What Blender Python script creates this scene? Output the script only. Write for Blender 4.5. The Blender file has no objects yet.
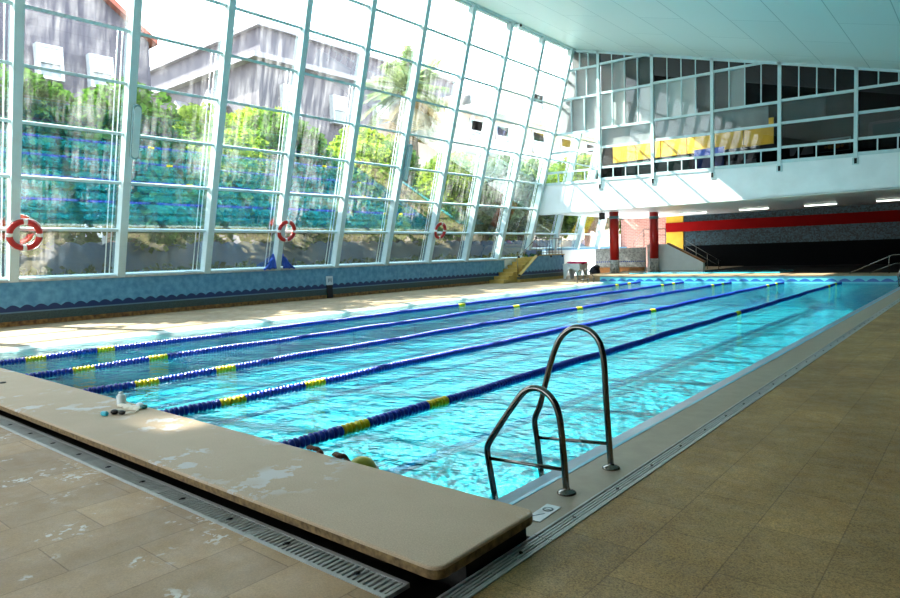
import bpy, bmesh, math, random
from mathutils import Vector, Matrix
random.seed(7)
C = bpy.context.scene.collection
S = bpy.context.scene
PI = math.pi

# ------------------------------------------------------------------ materials
def lin(c):
    c = c/255.0
    return c/12.92 if c <= .04045 else ((c+.055)/1.055)**2.4
def rgb(r, g, b): return (lin(r), lin(g), lin(b), 1)

class NT:
    def __init__(s, name):
        s.m = bpy.data.materials.new(name); s.m.use_nodes = True
        s.t = s.m.node_tree; s.t.nodes.clear()
        s.out = s.n('ShaderNodeOutputMaterial')
    def n(s, typ, **kw):
        nd = s.t.nodes.new(typ)
        for k, v in kw.items():
            if hasattr(nd, k) and k not in ('Color',): setattr(nd, k, v)
        return nd
    def l(s, a, b): s.t.links.new(a, b)
    def coord(s, kind='Object'): return s.n('ShaderNodeTexCoord').outputs[kind]
    def mapping(s, vec, scale=(1,1,1), loc=(0,0,0), rot=(0,0,0)):
        m = s.n('ShaderNodeMapping'); s.l(vec, m.inputs['Vector'])
        m.inputs['Scale'].default_value = scale; m.inputs['Location'].default_value = loc
        m.inputs['Rotation'].default_value = rot
        return m.outputs[0]
    def noise(s, vec, scale, detail=4, rough=.55):
        m = s.n('ShaderNodeTexNoise'); s.l(vec, m.inputs['Vector'])
        m.inputs['Scale'].default_value = scale; m.inputs['Detail'].default_value = detail
        m.inputs['Roughness'].default_value = rough
        return m.outputs['Fac']
    def ramp(s, fac, stops):
        m = s.n('ShaderNodeValToRGB'); s.l(fac, m.inputs[0])
        e = m.color_ramp.elements
        e[0].position, e[0].color = stops[0][0], stops[0][1]
        e[1].position, e[1].color = stops[-1][0], stops[-1][1]
        for p, c in stops[1:-1]:
            k = e.new(p); k.color = c
        return m.outputs[0]
    def math(s, op, a, b=None, c=None, clamp=False):
        m = s.n('ShaderNodeMath'); m.operation = op; m.use_clamp = clamp
        for i, v in enumerate((a, b, c)):
            if v is None: continue
            if isinstance(v, (int, float)): m.inputs[i].default_value = v
            else: s.l(v, m.inputs[i])
        return m.outputs[0]
    def mix(s, fac, a, b):
        m = s.n('ShaderNodeMix'); m.data_type = 'RGBA'
        for sock, v in ((m.inputs[0], fac), (m.inputs[6], a), (m.inputs[7], b)):
            if isinstance(v, (int, float)): sock.default_value = v
            elif isinstance(v, tuple): sock.default_value = v
            else: s.l(v, sock)
        return m.outputs[2]
    def xyz(s, vec):
        m = s.n('ShaderNodeSeparateXYZ'); s.l(vec, m.inputs[0]); return m.outputs
    def bump(s, h, strength=.3, dist=.01):
        m = s.n('ShaderNodeBump'); s.l(h, m.inputs['Height'])
        m.inputs['Strength'].default_value = strength; m.inputs['Distance'].default_value = dist
        return m.outputs[0]
    def bsdf(s, col, rough=.6, metal=0, normal=None, spec=.5):
        b = s.n('ShaderNodeBsdfPrincipled')
        if isinstance(col, tuple): b.inputs['Base Color'].default_value = col
        else: s.l(col, b.inputs['Base Color'])
        if isinstance(rough, (int, float)): b.inputs['Roughness'].default_value = rough
        else: s.l(rough, b.inputs['Roughness'])
        b.inputs['Metallic'].default_value = metal
        b.inputs['Specular IOR Level'].default_value = spec
        if normal is not None: s.l(normal, b.inputs['Normal'])
        return b.outputs[0]
    def done(s, sh):
        s.l(sh, s.out.inputs['Surface']); return s.m

def plain(name, col, rough=.5, metal=0, var=.12, scale=6, bump=0, spec=.5):
    t = NT(name); v = t.coord()
    f = t.noise(v, scale, 5)
    d = tuple(max(0, c*(1-var)) for c in col[:3])+(1,); h = tuple(min(1, c*(1+var)) for c in col[:3])+(1,)
    c = t.ramp(f, [(.3, d), (.7, h)])
    nrm = t.bump(t.noise(v, scale*12, 3), bump) if bump else None
    return t.done(t.bsdf(c, rough, metal, nrm, spec))

def emit(name, col, st):
    t = NT(name); e = t.n('ShaderNodeEmission')
    e.inputs[0].default_value = col; e.inputs[1].default_value = st
    return t.done(e.outputs[0])

def mat_deck(name, base, dark, rowh, length, ox, oy, aggregate=1.0, flakes=0.0):
    """stone tile deck: joints by a brick texture (rows along x, bricks along y) and pebble grain"""
    t = NT(name); v = t.coord(); o = t.xyz(v)
    cb = t.n('ShaderNodeCombineXYZ')
    t.l(t.math('ADD', o[1], oy), cb.inputs[0]); t.l(t.math('ADD', o[0], ox), cb.inputs[1])
    br = t.n('ShaderNodeTexBrick'); t.l(cb.outputs[0], br.inputs['Vector'])
    br.inputs['Scale'].default_value = 1; br.inputs['Mortar Size'].default_value = .0035
    br.inputs['Mortar Smooth'].default_value = .3
    br.inputs['Brick Width'].default_value = length; br.inputs['Row Height'].default_value = rowh
    br.inputs['Color1'].default_value = (.82, .82, .82, 1); br.inputs['Color2'].default_value = (1.12, 1.1, 1.04, 1)
    br.inputs['Mortar'].default_value = (.55, .52, .48, 1)
    big = t.noise(v, 1.3, 5); med = t.noise(v, 9, 5); fine = t.noise(v, 135, 3, .75)
    c = t.mix(t.ramp(big, [(.32, (0,0,0,1)), (.68, (1,1,1,1))]), base, dark)
    grain = t.ramp(fine, [(.3, (1-.55*aggregate,)*3+(1,)), (.5, (1,1,1,1)), (.72, (1+.6*aggregate, 1+.55*aggregate, 1+.4*aggregate, 1))])
    m1 = t.n('ShaderNodeMix'); m1.data_type = 'RGBA'; m1.blend_type = 'MULTIPLY'; m1.inputs[0].default_value = 1
    t.l(c, m1.inputs[6]); t.l(grain, m1.inputs[7])
    m2 = t.n('ShaderNodeMix'); m2.data_type = 'RGBA'; m2.blend_type = 'MULTIPLY'; m2.inputs[0].default_value = .8
    t.l(m1.outputs[2], m2.inputs[6]); t.l(br.outputs['Color'], m2.inputs[7])
    c = m2.outputs[2]
    if flakes:
        msk = t.math('MULTIPLY', t.ramp(t.noise(v, 3.1, 3), [(.55, (0,0,0,1)), (.66, (1,1,1,1))]),
                     t.ramp(t.noise(v, 26, 4), [(.55, (0,0,0,1)), (.6, (1,1,1,1))]))
        c = t.mix(t.math('MULTIPLY', msk, flakes), c, rgb(225, 222, 215))
    h = t.math('ADD', t.math('MULTIPLY', fine, .6), t.math('MULTIPLY', br.outputs['Fac'], -1.2))
    r = t.ramp(med, [(.3, (.45,)*3+(1,)), (.7, (.75,)*3+(1,))])
    return t.done(t.bsdf(c, r, 0, t.bump(h, .5, .004), .35))

def mat_slab():
    t = NT('cast_stone'); v = t.coord()
    fine = t.noise(v, 140, 3, .7); big = t.noise(v, 2.2, 5)
    c = t.mix(big, rgb(198, 174, 148), rgb(176, 152, 122))
    g = t.ramp(fine, [(.3, (.8,.8,.8,1)), (.7, (1.15,1.14,1.1,1))])
    m1 = t.n('ShaderNodeMix'); m1.data_type = 'RGBA'; m1.blend_type = 'MULTIPLY'; m1.inputs[0].default_value = 1
    t.l(c, m1.inputs[6]); t.l(g, m1.inputs[7]); c = m1.outputs[2]
    # worn white paint patches
    warp = t.noise(v, 5, 6, .7)
    area = t.ramp(t.noise(t.mapping(v, (1, 1, 1), (3.3, .2, 0)), 1.7, 2), [(.5, (0,0,0,1)), (.62, (1,1,1,1))])
    msk = t.math('MULTIPLY', t.ramp(warp, [(.53, (0,0,0,1)), (.56, (1,1,1,1))]), area)
    c = t.mix(t.math('MULTIPLY', msk, .75), c, rgb(205, 205, 206))
    # the untreated rim is browner concrete: below the top face
    o = t.xyz(v)
    rim = t.ramp(t.noise(v, 30, 4), [(.35, rgb(88, 68, 42)), (.65, rgb(140, 115, 74))])
    c = t.mix(t.math('LESS_THAN', o[2], .222), c, rim)
    return t.done(t.bsdf(c, .6, 0, t.bump(fine, .35, .003), .35))

def mat_lowwall():
    """blue tiled wall: pale blue field, navy wave band, dark green mosaic, rust plinth"""
    t = NT('wave_tile_wall'); v = t.coord(); o = t.xyz(v)
    z = o[2]
    wv = t.math('ABSOLUTE', t.math('SINE', t.math('MULTIPLY', o[1], PI/.31)))
    top = t.math('ADD', t.math('MULTIPLY', wv, .075), .49)
    mosaic = t.noise(v, 60, 2)
    n2 = t.noise(v, 5, 5)
    field = t.mix(t.ramp(n2, [(.35, (0,0,0,1)), (.65, (1,1,1,1))]), rgb(74, 138, 176), rgb(106, 168, 200))
    green = t.ramp(mosaic, [(.35, rgb(28, 46, 50)), (.65, rgb(78, 98, 92))])
    rust = t.ramp(t.noise(v, 9, 5), [(.35, rgb(92, 58, 34)), (.65, rgb(160, 118, 66))])
    c = t.mix(t.math('LESS_THAN', z, top), field, rgb(26, 52, 98))
    c = t.mix(t.math('LESS_THAN', z, .405), c, rgb(96, 132, 152))
    c = t.mix(t.math('LESS_THAN', z, .37), c, green)
    c = t.mix(t.math('LESS_THAN', z, .17), c, rust)
    return t.done(t.bsdf(c, .4, 0, t.bump(mosaic, .15, .003)))

def mat_pool():
    """pool lining: pale aqua mosaic, navy lane markings on the bottom, scallop band at the far end"""
    t = NT('pool_tiles'); v = t.coord(); o = t.xyz(v)
    x, y, z = o
    n = t.noise(v, 22, 3)
    c = t.mix(n, rgb(96, 208, 224), rgb(124, 226, 238))
    grid = t.math('MAXIMUM', t.math('LESS_THAN', t.math('FRACT', t.math('MULTIPLY', y, .4)), .045),
                  t.math('LESS_THAN', t.math('FRACT', t.math('MULTIPLY', x, .8)), .03))
    c = t.mix(t.math('MULTIPLY', grid, .55), c, rgb(30, 120, 150))
    # lane line centred in each lane
    fx = t.math('FRACT', t.math('DIVIDE', t.math('ADD', x, 2.4926+1.8955*20), 1.8955))
    lane = t.math('LESS_THAN', t.math('ABSOLUTE', t.math('SUBTRACT', fx, .5)), .065)
    lane = t.math('MULTIPLY', lane, t.math('MULTIPLY', t.math('GREATER_THAN', y, 2.5), t.math('LESS_THAN', y, 23)))
    lane = t.math('MULTIPLY', lane, t.math('LESS_THAN', z, -.9))
    c = t.mix(t.math('MULTIPLY', lane, .85), c, rgb(16, 70, 130))
    # wave band above the water line at the ends
    wv = t.math('ABSOLUTE', t.math('SINE', t.math('MULTIPLY', x, PI/.43)))
    band = t.math('MULTIPLY', t.math('LESS_THAN', z, t.math('ADD', t.math('MULTIPLY', wv, .11), .07)), t.math('GREATER_THAN', z, .06))
    c = t.mix(band, c, rgb(16, 84, 150))
    return t.done(t.bsdf(c, .35))

def mat_water():
    t = NT('pool_water'); v = t.coord()
    a = t.noise(t.mapping(v, (1.0, 1.7, 1), (0, 0, 0), (0, 0, .5)), 1.5, 3, .5)
    b = t.noise(t.mapping(v, (1.2, 1.9, 1), (4, 2, 0), (0, 0, -.4)), 5.5, 3, .55)
    h = t.math('ADD', t.math('MULTIPLY', a, .75), t.math('MULTIPLY', b, .32))
    nrm = t.bump(h, 1.0, .085)
    lw = t.n('ShaderNodeFresnel'); lw.inputs['IOR'].default_value = 1.33; t.l(nrm, lw.inputs['Normal'])
    gl = t.n('ShaderNodeBsdfGlossy'); gl.inputs['Roughness'].default_value = .03; t.l(nrm, gl.inputs['Normal'])
    tr = t.n('ShaderNodeBsdfTransparent'); tr.inputs[0].default_value = (.42, .93, .97, 1)
    rf = t.n('ShaderNodeBsdfRefraction'); rf.inputs['Color'].default_value = (.42, .93, .97, 1)
    rf.inputs['Roughness'].default_value = .0; rf.inputs['IOR'].default_value = 1.33; t.l(nrm, rf.inputs['Normal'])
    m1 = t.n('ShaderNodeMixShader'); m1.inputs[0].default_value = .22
    t.l(tr.outputs[0], m1.inputs[1]); t.l(rf.outputs[0], m1.inputs[2])
    m2 = t.n('ShaderNodeMixShader'); t.l(lw.outputs[0], m2.inputs[0])
    t.l(m1.outputs[0], m2.inputs[1]); t.l(gl.outputs[0], m2.inputs[2])
    return t.done(m2.outputs[0])

def mat_glass(name, f0=.1, tint=(.93, .97, .97, 1), dirt=0.0, gcol=(1,1,1,1)):
    t = NT(name); v = t.coord()
    lw = t.n('ShaderNodeLayerWeight'); lw.inputs['Blend'].default_value = .5
    p = t.math('POWER', lw.outputs['Facing'], 5)
    f = t.math('ADD', t.math('MULTIPLY', p, 1-f0), f0, clamp=True)
    tr = t.n('ShaderNodeBsdfTransparent'); tr.inputs[0].default_value = tint
    gl = t.n('ShaderNodeBsdfGlossy'); gl.inputs['Roughness'].default_value = 0; gl.inputs['Color'].default_value = gcol
    m = t.n('ShaderNodeMixShader'); t.l(f, m.inputs[0]); t.l(tr.outputs[0], m.inputs[1]); t.l(gl.outputs[0], m.inputs[2])
    sh = m.outputs[0]
    if dirt:
        drip = t.noise(t.mapping(v, (1, 5, .45)), 1.6, 5, .6)
        blot = t.noise(v, .9, 5, .6)
        d = t.math('MULTIPLY', t.ramp(drip, [(.4, (0,0,0,1)), (.75, (1,1,1,1))]), t.ramp(blot, [(.42, (.12,.12,.12,1)), (.62, (1,1,1,1))]))
        tl = t.n('ShaderNodeBsdfTranslucent'); tl.inputs[0].default_value = (.9, .92, .92, 1)
        m2 = t.n('ShaderNodeMixShader'); t.l(t.math('MULTIPLY', d, dirt), m2.inputs[0])
        t.l(sh, m2.inputs[1]); t.l(tl.outputs[0], m2.inputs[2]); sh = m2.outputs[0]
    return t.done(sh)

def mat_leaf(name, c1, c2, trans=.35):
    t = NT(name); v = t.coord()
    f = t.noise(v, 1.1, 3)
    oi = t.n('ShaderNodeObjectInfo')
    f2 = t.noise(v, 14, 2)
    col = t.mix(t.ramp(t.math('ADD', t.math('MULTIPLY', f, .5), t.math('MULTIPLY', f2, .5)), [(.38, (0,0,0,1)), (.62, (1,1,1,1))]), c1, c2)
    d = t.n('ShaderNodeBsdfDiffuse'); t.l(col, d.inputs[0])
    tl = t.n('ShaderNodeBsdfTranslucent'); t.l(col, tl.inputs[0])
    m = t.n('ShaderNodeMixShader'); m.inputs[0].default_value = trans
    t.l(d.outputs[0], m.inputs[1]); t.l(tl.outputs[0], m.inputs[2])
    return t.done(m.outputs[0])

def mat_brick(name, c1, c2, mortar, w, h, horiz='y'):
    t = NT(name); v = t.coord(); o = t.xyz(v)
    cb = t.n('ShaderNodeCombineXYZ'); t.l(t.math('ADD', o[0], o[1]), cb.inputs[0]); t.l(o[2], cb.inputs[1])
    br = t.n('ShaderNodeTexBrick'); t.l(cb.outputs[0], br.inputs['Vector'])
    br.inputs['Scale'].default_value = 1; br.inputs['Brick Width'].default_value = w; br.inputs['Row Height'].default_value = h
    br.inputs['Mortar Size'].default_value = .015
    br.inputs['Color1'].default_value = c1; br.inputs['Color2'].default_value = c2; br.inputs['Mortar'].default_value = mortar
    return t.done(t.bsdf(br.outputs['Color'], .85))

def mat_mosaic(name, a, b, scale=55):
    t = NT(name); v = t.coord()
    vo = t.n('ShaderNodeTexVoronoi'); t.l(v, vo.inputs['Vector']); vo.inputs['Scale'].default_value = 14
    n = t.noise(v, 7, 5, .7)
    f = t.math('ADD', t.math('MULTIPLY', t.xyz(vo.outputs['Color'])[0], .6), t.math('MULTIPLY', n, .4))
    return t.done(t.bsdf(t.ramp(f, [(.25, a), (.75, b)]), .45))

def mat_ceiling():
    t = NT('ceiling_panels'); v = t.coord(); o = t.xyz(v)
    cb = t.n('ShaderNodeCombineXYZ'); t.l(o[1], cb.inputs[0]); t.l(t.math('ADD', o[0], .35), cb.inputs[1])
    br = t.n('ShaderNodeTexBrick'); t.l(cb.outputs[0], br.inputs['Vector'])
    br.inputs['Scale'].default_value = 1; br.inputs['Brick Width'].default_value = 5; br.inputs['Row Height'].default_value = 1.5
    br.inputs['Mortar Size'].default_value = .012
    br.inputs['Color1'].default_value = rgb(214, 228, 226); br.inputs['Color2'].default_value = rgb(220, 233, 231)
    br.inputs['Mortar'].default_value = rgb(150, 176, 176)
    return t.done(t.bsdf(br.outputs['Color'], .38, 0, None, .5))

M = dict(
    deck_right=mat_deck('pebble_deck', rgb(176, 144, 94), rgb(140, 110, 66), .355, .58, -.105+3.55, .22, 1.2),
    deck_front=mat_deck('worn_stone_deck', rgb(188, 158, 124), rgb(162, 132, 98), .39, .62, 1.1+3.9, .71+.62, .35, .8),
    deck_left=mat_deck('pale_deck', rgb(150, 132, 106), rgb(130, 112, 86), .6, .6, 0, 0, .25),
    coping=plain('smooth_coping', rgb(160, 148, 128), .5, 0, .08, 8, .15),
    gutter=plain('gutter_tile', rgb(120, 150, 170), .3, 0, .15, 12),
    gutter_pale=plain('gutter_pale', rgb(176, 190, 186), .35, 0, .1, 5),
    gutter_line=plain('cyan_edge', rgb(90, 190, 220), .3),
    slab=mat_slab(), lowwall=mat_lowwall(), pool=mat_pool(), water=mat_water(),
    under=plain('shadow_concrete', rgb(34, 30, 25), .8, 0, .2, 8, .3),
    ceiling=mat_ceiling(),
    housewhite=plain('house_white', rgb(170, 174, 178), .5),
    white=plain('white_paint', rgb(226, 236, 236), .4, 0, .04, 3),
    frame=plain('frame_paint', rgb(194, 216, 218), .35, 0, .06, 4),
    fascia=plain('fascia_paint', rgb(236, 243, 245), .5, 0, .05, 1.5),
    soffit=plain('soffit_paint', rgb(160, 156, 140), .6, 0, .06, 2),
    darkwall=plain('dark_wall', rgb(60, 62, 62), .8, 0, .1, 2),
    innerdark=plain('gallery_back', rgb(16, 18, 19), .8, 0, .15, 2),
    mosaic=mat_mosaic('blue_mosaic', rgb(6, 24, 32), rgb(40, 76, 88)),
    nearblack=plain('near_black', rgb(10, 12, 15), .9, 0, .3, 14, 0, .1),  # near black, for the lower far wall and the floor before it
    pinkwall=mat_brick('pink_brick', rgb(176, 118, 104), rgb(186, 128, 114), rgb(200, 158, 146), .3, .1),
    yellow=plain('yellow_paint', rgb(224, 176, 40), .5, 0, .1, 3),
    red=plain('red_paint', rgb(186, 24, 20), .35, 0, .1, 2),
    redbeam=plain('beam_red', rgb(140, 8, 8), .8, 0, .08, 2, 0, .1),
    colbase=mat_mosaic('column_base_mosaic', rgb(120, 124, 124), rgb(190, 190, 186)),
    steel=plain('stainless_steel', rgb(112, 112, 108), .16, 1, .06, 20),
    grate=plain('grey_grate', rgb(186, 188, 184), .45, 0, .12, 10),
    slot=plain('slot_black', rgb(12, 12, 12), .9),
    black=plain('black_plastic', rgb(14, 14, 16), .4),
    blue=plain('rope_blue', rgb(28, 58, 176), .35, 0, .1, 20),
    ropeyellow=plain('rope_yellow', rgb(226, 206, 20), .4, 0, .1, 20),
    cable=plain('rope_cable', rgb(160, 170, 180), .5),
    ring=plain('ring_red', rgb(176, 26, 20), .45, 0, .08, 10),
    ringband=plain('ring_band', rgb(226, 228, 226), .4, 0, .05, 10),
    greycap=plain('grey_enamel', rgb(104, 142, 148), .4, 0, .06, 5),
    facade_glass=mat_glass('facade_glass', .23, (.92, .97, .97, 1), .1, (.85, 1, 1, 1)),
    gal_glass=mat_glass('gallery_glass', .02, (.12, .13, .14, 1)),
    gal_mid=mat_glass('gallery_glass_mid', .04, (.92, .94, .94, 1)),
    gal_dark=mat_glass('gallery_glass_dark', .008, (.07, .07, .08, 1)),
    gal_clear=mat_glass('clear_glass', .05, (.9, .93, .93, 1)),
    skin=plain('skin', rgb(124, 78, 58), .5, 0, .1, 30),
    cap=plain('swim_cap', rgb(186, 180, 34), .45, 0, .06, 30),
    suit=plain('swim_trunks', rgb(20, 26, 40), .7),
    cyan=plain('cyan_rubber', rgb(60, 190, 210), .4),
    teal=plain('teal_rubber', rgb(10, 110, 110), .4),
    blueclth=plain('blue_tarp', rgb(36, 84, 190), .55, 0, .15, 4),
    pinkcloth=plain('pink_towel', rgb(206, 40, 90), .8),
    bark=plain('bark', rgb(92, 78, 62), .9, 0, .25, 5, .5),
    grass=plain('garden_ground', rgb(98, 104, 70), .9, 0, .25, 1.2),
    leaf_a=mat_leaf('leaf_dark', rgb(34, 70, 30), rgb(92, 128, 50)),
    leaf_hedge=mat_leaf('leaf_hedge', rgb(16, 36, 30), rgb(48, 78, 44), .2),
    leaf_b=mat_leaf('leaf_bright', rgb(74, 112, 36), rgb(162, 178, 66)),
    leaf_c=mat_leaf('leaf_olive', rgb(70, 96, 60), rgb(140, 158, 104)),
    palmleaf=mat_leaf('palm_frond', rgb(96, 116, 78), rgb(152, 164, 112), .25),
    palmdead=mat_leaf('palm_skirt', rgb(130, 110, 76), rgb(170, 148, 104), .2),
    house=mat_brick('mauve_shingle', rgb(76, 70, 80), rgb(84, 78, 88), rgb(69, 64, 74), .9, .5),
    housebrick=mat_brick('pink_house_brick', rgb(178, 140, 128), rgb(164, 126, 116), rgb(196, 170, 158), .45, .16),
    greyhouse=plain('grey_render', rgb(84, 80, 88), .85, 0, .05, .6),
    roofslab=plain('roof_slab', rgb(128, 124, 130), .8),
    pinkhouse=plain('peach_render', rgb(186, 164, 148), .85, 0, .05, .4),
    rooftile=plain('clay_roof', rgb(140, 74, 60), .85),
    pane=plain('house_window', rgb(120, 128, 136), .15),
    curtain=plain('curtain_white', rgb(214, 218, 222), .7),
    brown=plain('brown_edge', rgb(140, 92, 44), .6, 0, .2, 6),
    stepyellow=plain('step_yellow', rgb(176, 148, 74), .6, 0, .15, 6),
    sill=plain('sill_stone', rgb(176, 180, 176), .6, 0, .2, 6),
    greywall=mat_mosaic('grey_mosaic', rgb(150, 150, 146), rgb(196, 196, 190)),
    lamp=emit('tube_light', (.95, 1, .86, 1), 3.0),
    orange=plain('orange_item', rgb(220, 140, 30), .5),
    bluepanel=plain('blue_panel', rgb(40, 76, 170), .5),
    greenpanel=plain('green_panel', rgb(40, 84, 72), .6),
    bandblue=plain('band_blue', rgb(8, 58, 92), .6, 0, .15, 4),
    blind0=plain('refl_pale', rgb(196, 198, 195), .7, 0, .06, 1), blind1=plain('refl_grey', rgb(160, 163, 162), .7, 0, .08, 1),  # tones of the reflections painted behind the gallery glass
    blind2=plain('refl_dim', rgb(112, 116, 116), .7, 0, .1, 1), blind3=plain('blind_dark', rgb(58, 62, 63), .7, 0, .12, 1),
    seaglass=plain('screen_grey', rgb(40, 62, 66), .2),
    clearbag=plain('translucent_white', rgb(232, 226, 206), .3),
    sign=plain('sign_white', rgb(206, 220, 226), .35, 0, .04),
    signdark=plain('sign_ink', rgb(84, 118, 128), .5),
    shallow=plain('paddling_water', rgb(70, 170, 190), .08, 0, .15, 2),
)

# ------------------------------------------------------------------ mesh helpers
class MB:
    def __init__(s): s.v = []; s.f = []; s.mi = []; s.sm = []
    def add(s, vs, fs, mi=0, smooth=False):
        b = len(s.v); s.v += [tuple(p) for p in vs]
        for f in fs: s.f.append([i+b for i in f]); s.mi.append(mi); s.sm.append(smooth)
        return s
    def hexa(s, p, mi=0):          # p: 4 bottom (ccw from above) then 4 top
        return s.add(p, [(3,2,1,0), (4,5,6,7), (0,1,5,4), (1,2,6,5), (2,3,7,6), (3,0,4,7)], mi)
    def box(s, x0, x1, y0, y1, z0, z1, mi=0):
        return s.hexa([(x0,y0,z0),(x1,y0,z0),(x1,y1,z0),(x0,y1,z0),(x0,y0,z1),(x1,y0,z1),(x1,y1,z1),(x0,y1,z1)], mi)
    def prism(s, poly, axis, a, b, mi=0):
        n = len(poly)
        def P(u, w, t): return (t, u, w) if axis == 'x' else ((u, t, w) if axis == 'y' else (u, w, t))
        vs = [P(u, w, a) for u, w in poly]+[P(u, w, b) for u, w in poly]
        fs = [tuple(range(n)), tuple(range(2*n-1, n-1, -1))]
        for i in range(n):
            j = (i+1) % n; fs.append((i, i+n, j+n, j))
        return s.add(vs, fs, mi)
    def tube(s, pts, r, n=10, mi=0, cap=True, smooth=True):
        pts = [Vector(p) for p in pts]; rs = r if isinstance(r, (list, tuple)) else [r]*len(pts)
        vs = []; prev = None
        for i, p in enumerate(pts):
            t = (pts[min(i+1, len(pts)-1)]-pts[max(i-1, 0)]).normalized()
            if prev is None:
                u = t.orthogonal().normalized()
            else:
                u = (prev-t*prev.dot(t)).normalized()
            prev = u; w = t.cross(u)
            for k in range(n):
                a = 2*PI*k/n; vs.append(p+(u*math.cos(a)+w*math.sin(a))*rs[i])
        fs = []
        for i in range(len(pts)-1):
            for k in range(n):
                a, b = i*n+k, i*n+(k+1) % n; fs.append((a, b, b+n, a+n))
        s.add(vs, fs, mi, smooth)
        if cap:
            m = len(pts)
            s.add(vs[:n], [tuple(range(n-1, -1, -1))], mi); s.add(vs[(m-1)*n:], [tuple(range(n))], mi)
        return s
    def lathe(s, prof, n=20, c=(0,0,0), axis='z', mi=0, smooth=True):
        vs = []
        for r, h in prof:
            for k in range(n):
                a = 2*PI*k/n; u, w = r*math.cos(a), r*math.sin(a)
                p = (u, w, h) if axis == 'z' else ((h, u, w) if axis == 'x' else (w, h, u))
                vs.append((p[0]+c[0], p[1]+c[1], p[2]+c[2]))
        fs = []
        for i in range(len(prof)-1):
            for k in range(n):
                a, b = i*n+k, i*n+(k+1) % n; fs.append((a, b, b+n, a+n))
        return s.add(vs, fs, mi, smooth)
    def ball(s, c, r, n=12, m=8, mi=0):
        r = r if isinstance(r, tuple) else (r, r, r)
        vs = []
        for i in range(m+1):
            th = PI*i/m
            for k in range(n):
                a = 2*PI*k/n
                vs.append((c[0]+r[0]*math.sin(th)*math.cos(a), c[1]+r[1]*math.sin(th)*math.sin(a), c[2]-r[2]*math.cos(th)))
        fs = [(i*n+k, i*n+(k+1) % n, (i+1)*n+(k+1) % n, (i+1)*n+k) for i in range(m) for k in range(n)]
        return s.add(vs, fs, mi, True)
    def mesh(s, name, mats, bevel=0, merge=True):
        me = bpy.data.meshes.new(name)
        me.from_pydata(s.v, [], s.f)
        for m in (mats if isinstance(mats, (list, tuple)) else [mats]): me.materials.append(m)
        me.polygons.foreach_set('material_index', s.mi); me.polygons.foreach_set('use_smooth', s.sm)
        bm = bmesh.new(); bm.from_mesh(me)
        if merge:
            bmesh.ops.remove_doubles(bm, verts=bm.verts, dist=1e-5)
            bmesh.ops.recalc_face_normals(bm, faces=bm.faces)
        if bevel:
            ed = [e for e in bm.edges if len(e.link_faces) == 2 and e.calc_face_angle() > .5]
            bmesh.ops.bevel(bm, geom=ed, offset=bevel, segments=2, affect='EDGES', profile=.5)
        bm.to_mesh(me); bm.free(); me.update()
        return me
    def build(s, name, mats, parent=None, bevel=0, loc=None, merge=True):
        o = bpy.data.objects.new(name, s.mesh(name, mats, bevel, merge)); C.objects.link(o)
        if parent: o.parent = parent
        if loc: o.location = loc
        return o

def tag(o, label, cat, group=None, kind=None):
    o['label'] = label; o['category'] = cat
    if group: o['group'] = group
    if kind: o['kind'] = kind
    return o
def thing(name, label, cat, loc=(0,0,0), rz=0, group=None, kind=None):
    o = bpy.data.objects.new(name, None); C.objects.link(o)
    o.location = loc; o.rotation_euler = (0, 0, rz); o.empty_display_size = .1
    return tag(o, label, cat, group, kind)
def copy_tree(o, loc=None, label=None, parent=None):
    c = o.copy(); C.objects.link(c)
    if parent: c.parent = parent
    if loc is not None: c.location = loc
    if label: c['label'] = label
    for ch in list(o.children): copy_tree(ch, None, None, c)
    return c
def structure(o, label, cat): return tag(o, label, cat, None, 'structure')

# ------------------------------------------------------------------ key dimensions
POOL_L, POOL_R, POOL_N, POOL_F = -12.0, -.55, .5, 25.0
DECK = .1
FZ0, FX0, FK = 1.13, -16.93, .286
def xf(z): return FX0+FK*(z-FZ0)
nl = math.hypot(1, FK); FN = Vector((1/nl, 0, -FK/nl))        # inward facade normal
FM = Vector((FK/nl, 0, 1/nl))                                  # up along the facade
def fp(y, z, off=0, along=0):
    p = Vector((xf(z), y, z))+FN*off+FM*along
    return p
TOPZ = 11.2
BAYS = [3.31-2.56*4+2.56*i for i in range(18)]               # mullion centres along the facade
BAYS = [b for b in BAYS if b < 39]
def ceil_z(x): return 11.05-.275*(x+13.8)
WALL_R, WALL_B, WALL_FAR = 4.2, -7.2, 38.0

# ------------------------------------------------------------------ floor and pool shell
o = MB().box(.105, WALL_R, -7, 40, -.3, DECK).build('floor', M['deck_right']); structure(o, 'brown pebbled tile deck along the right side of the pool', 'floor')
o = MB().box(-16.8, .0, -7, -.33, -.3, DECK).build('floor', M['deck_front']); structure(o, 'worn pale stone deck in front of the starting slab', 'floor')
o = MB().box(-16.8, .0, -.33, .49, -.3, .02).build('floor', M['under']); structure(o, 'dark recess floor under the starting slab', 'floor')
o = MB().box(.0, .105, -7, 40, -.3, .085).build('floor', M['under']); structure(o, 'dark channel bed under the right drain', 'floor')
o = MB().box(-.3, .0, .49, 25, -.3, DECK).build('trim_1', M['coping']); structure(o, 'smooth beige coping between gutter and right drain', 'coping')
m = MB()
m.hexa([(-.55,.5,-.3),(-.3,.5,-.3),(-.3,25,-.3),(-.55,25,-.3),(-.55,.5,.012),(-.3,.5,.085),(-.3,25,.085),(-.55,25,.012)])
m.box(-.325, -.3, .5, 25, .08, .103, 1)
o = m.build('trim_2', [M['gutter'], M['gutter_line']]); structure(o, 'blue grey sloping gutter strip with cyan edge at right pool side', 'gutter')
o = MB().box(-16.8, POOL_L, .49, 31, -.3, .05).build('floor', M['deck_left']); structure(o, 'pale sunlit deck between the glass wall and the pool', 'floor')
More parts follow.
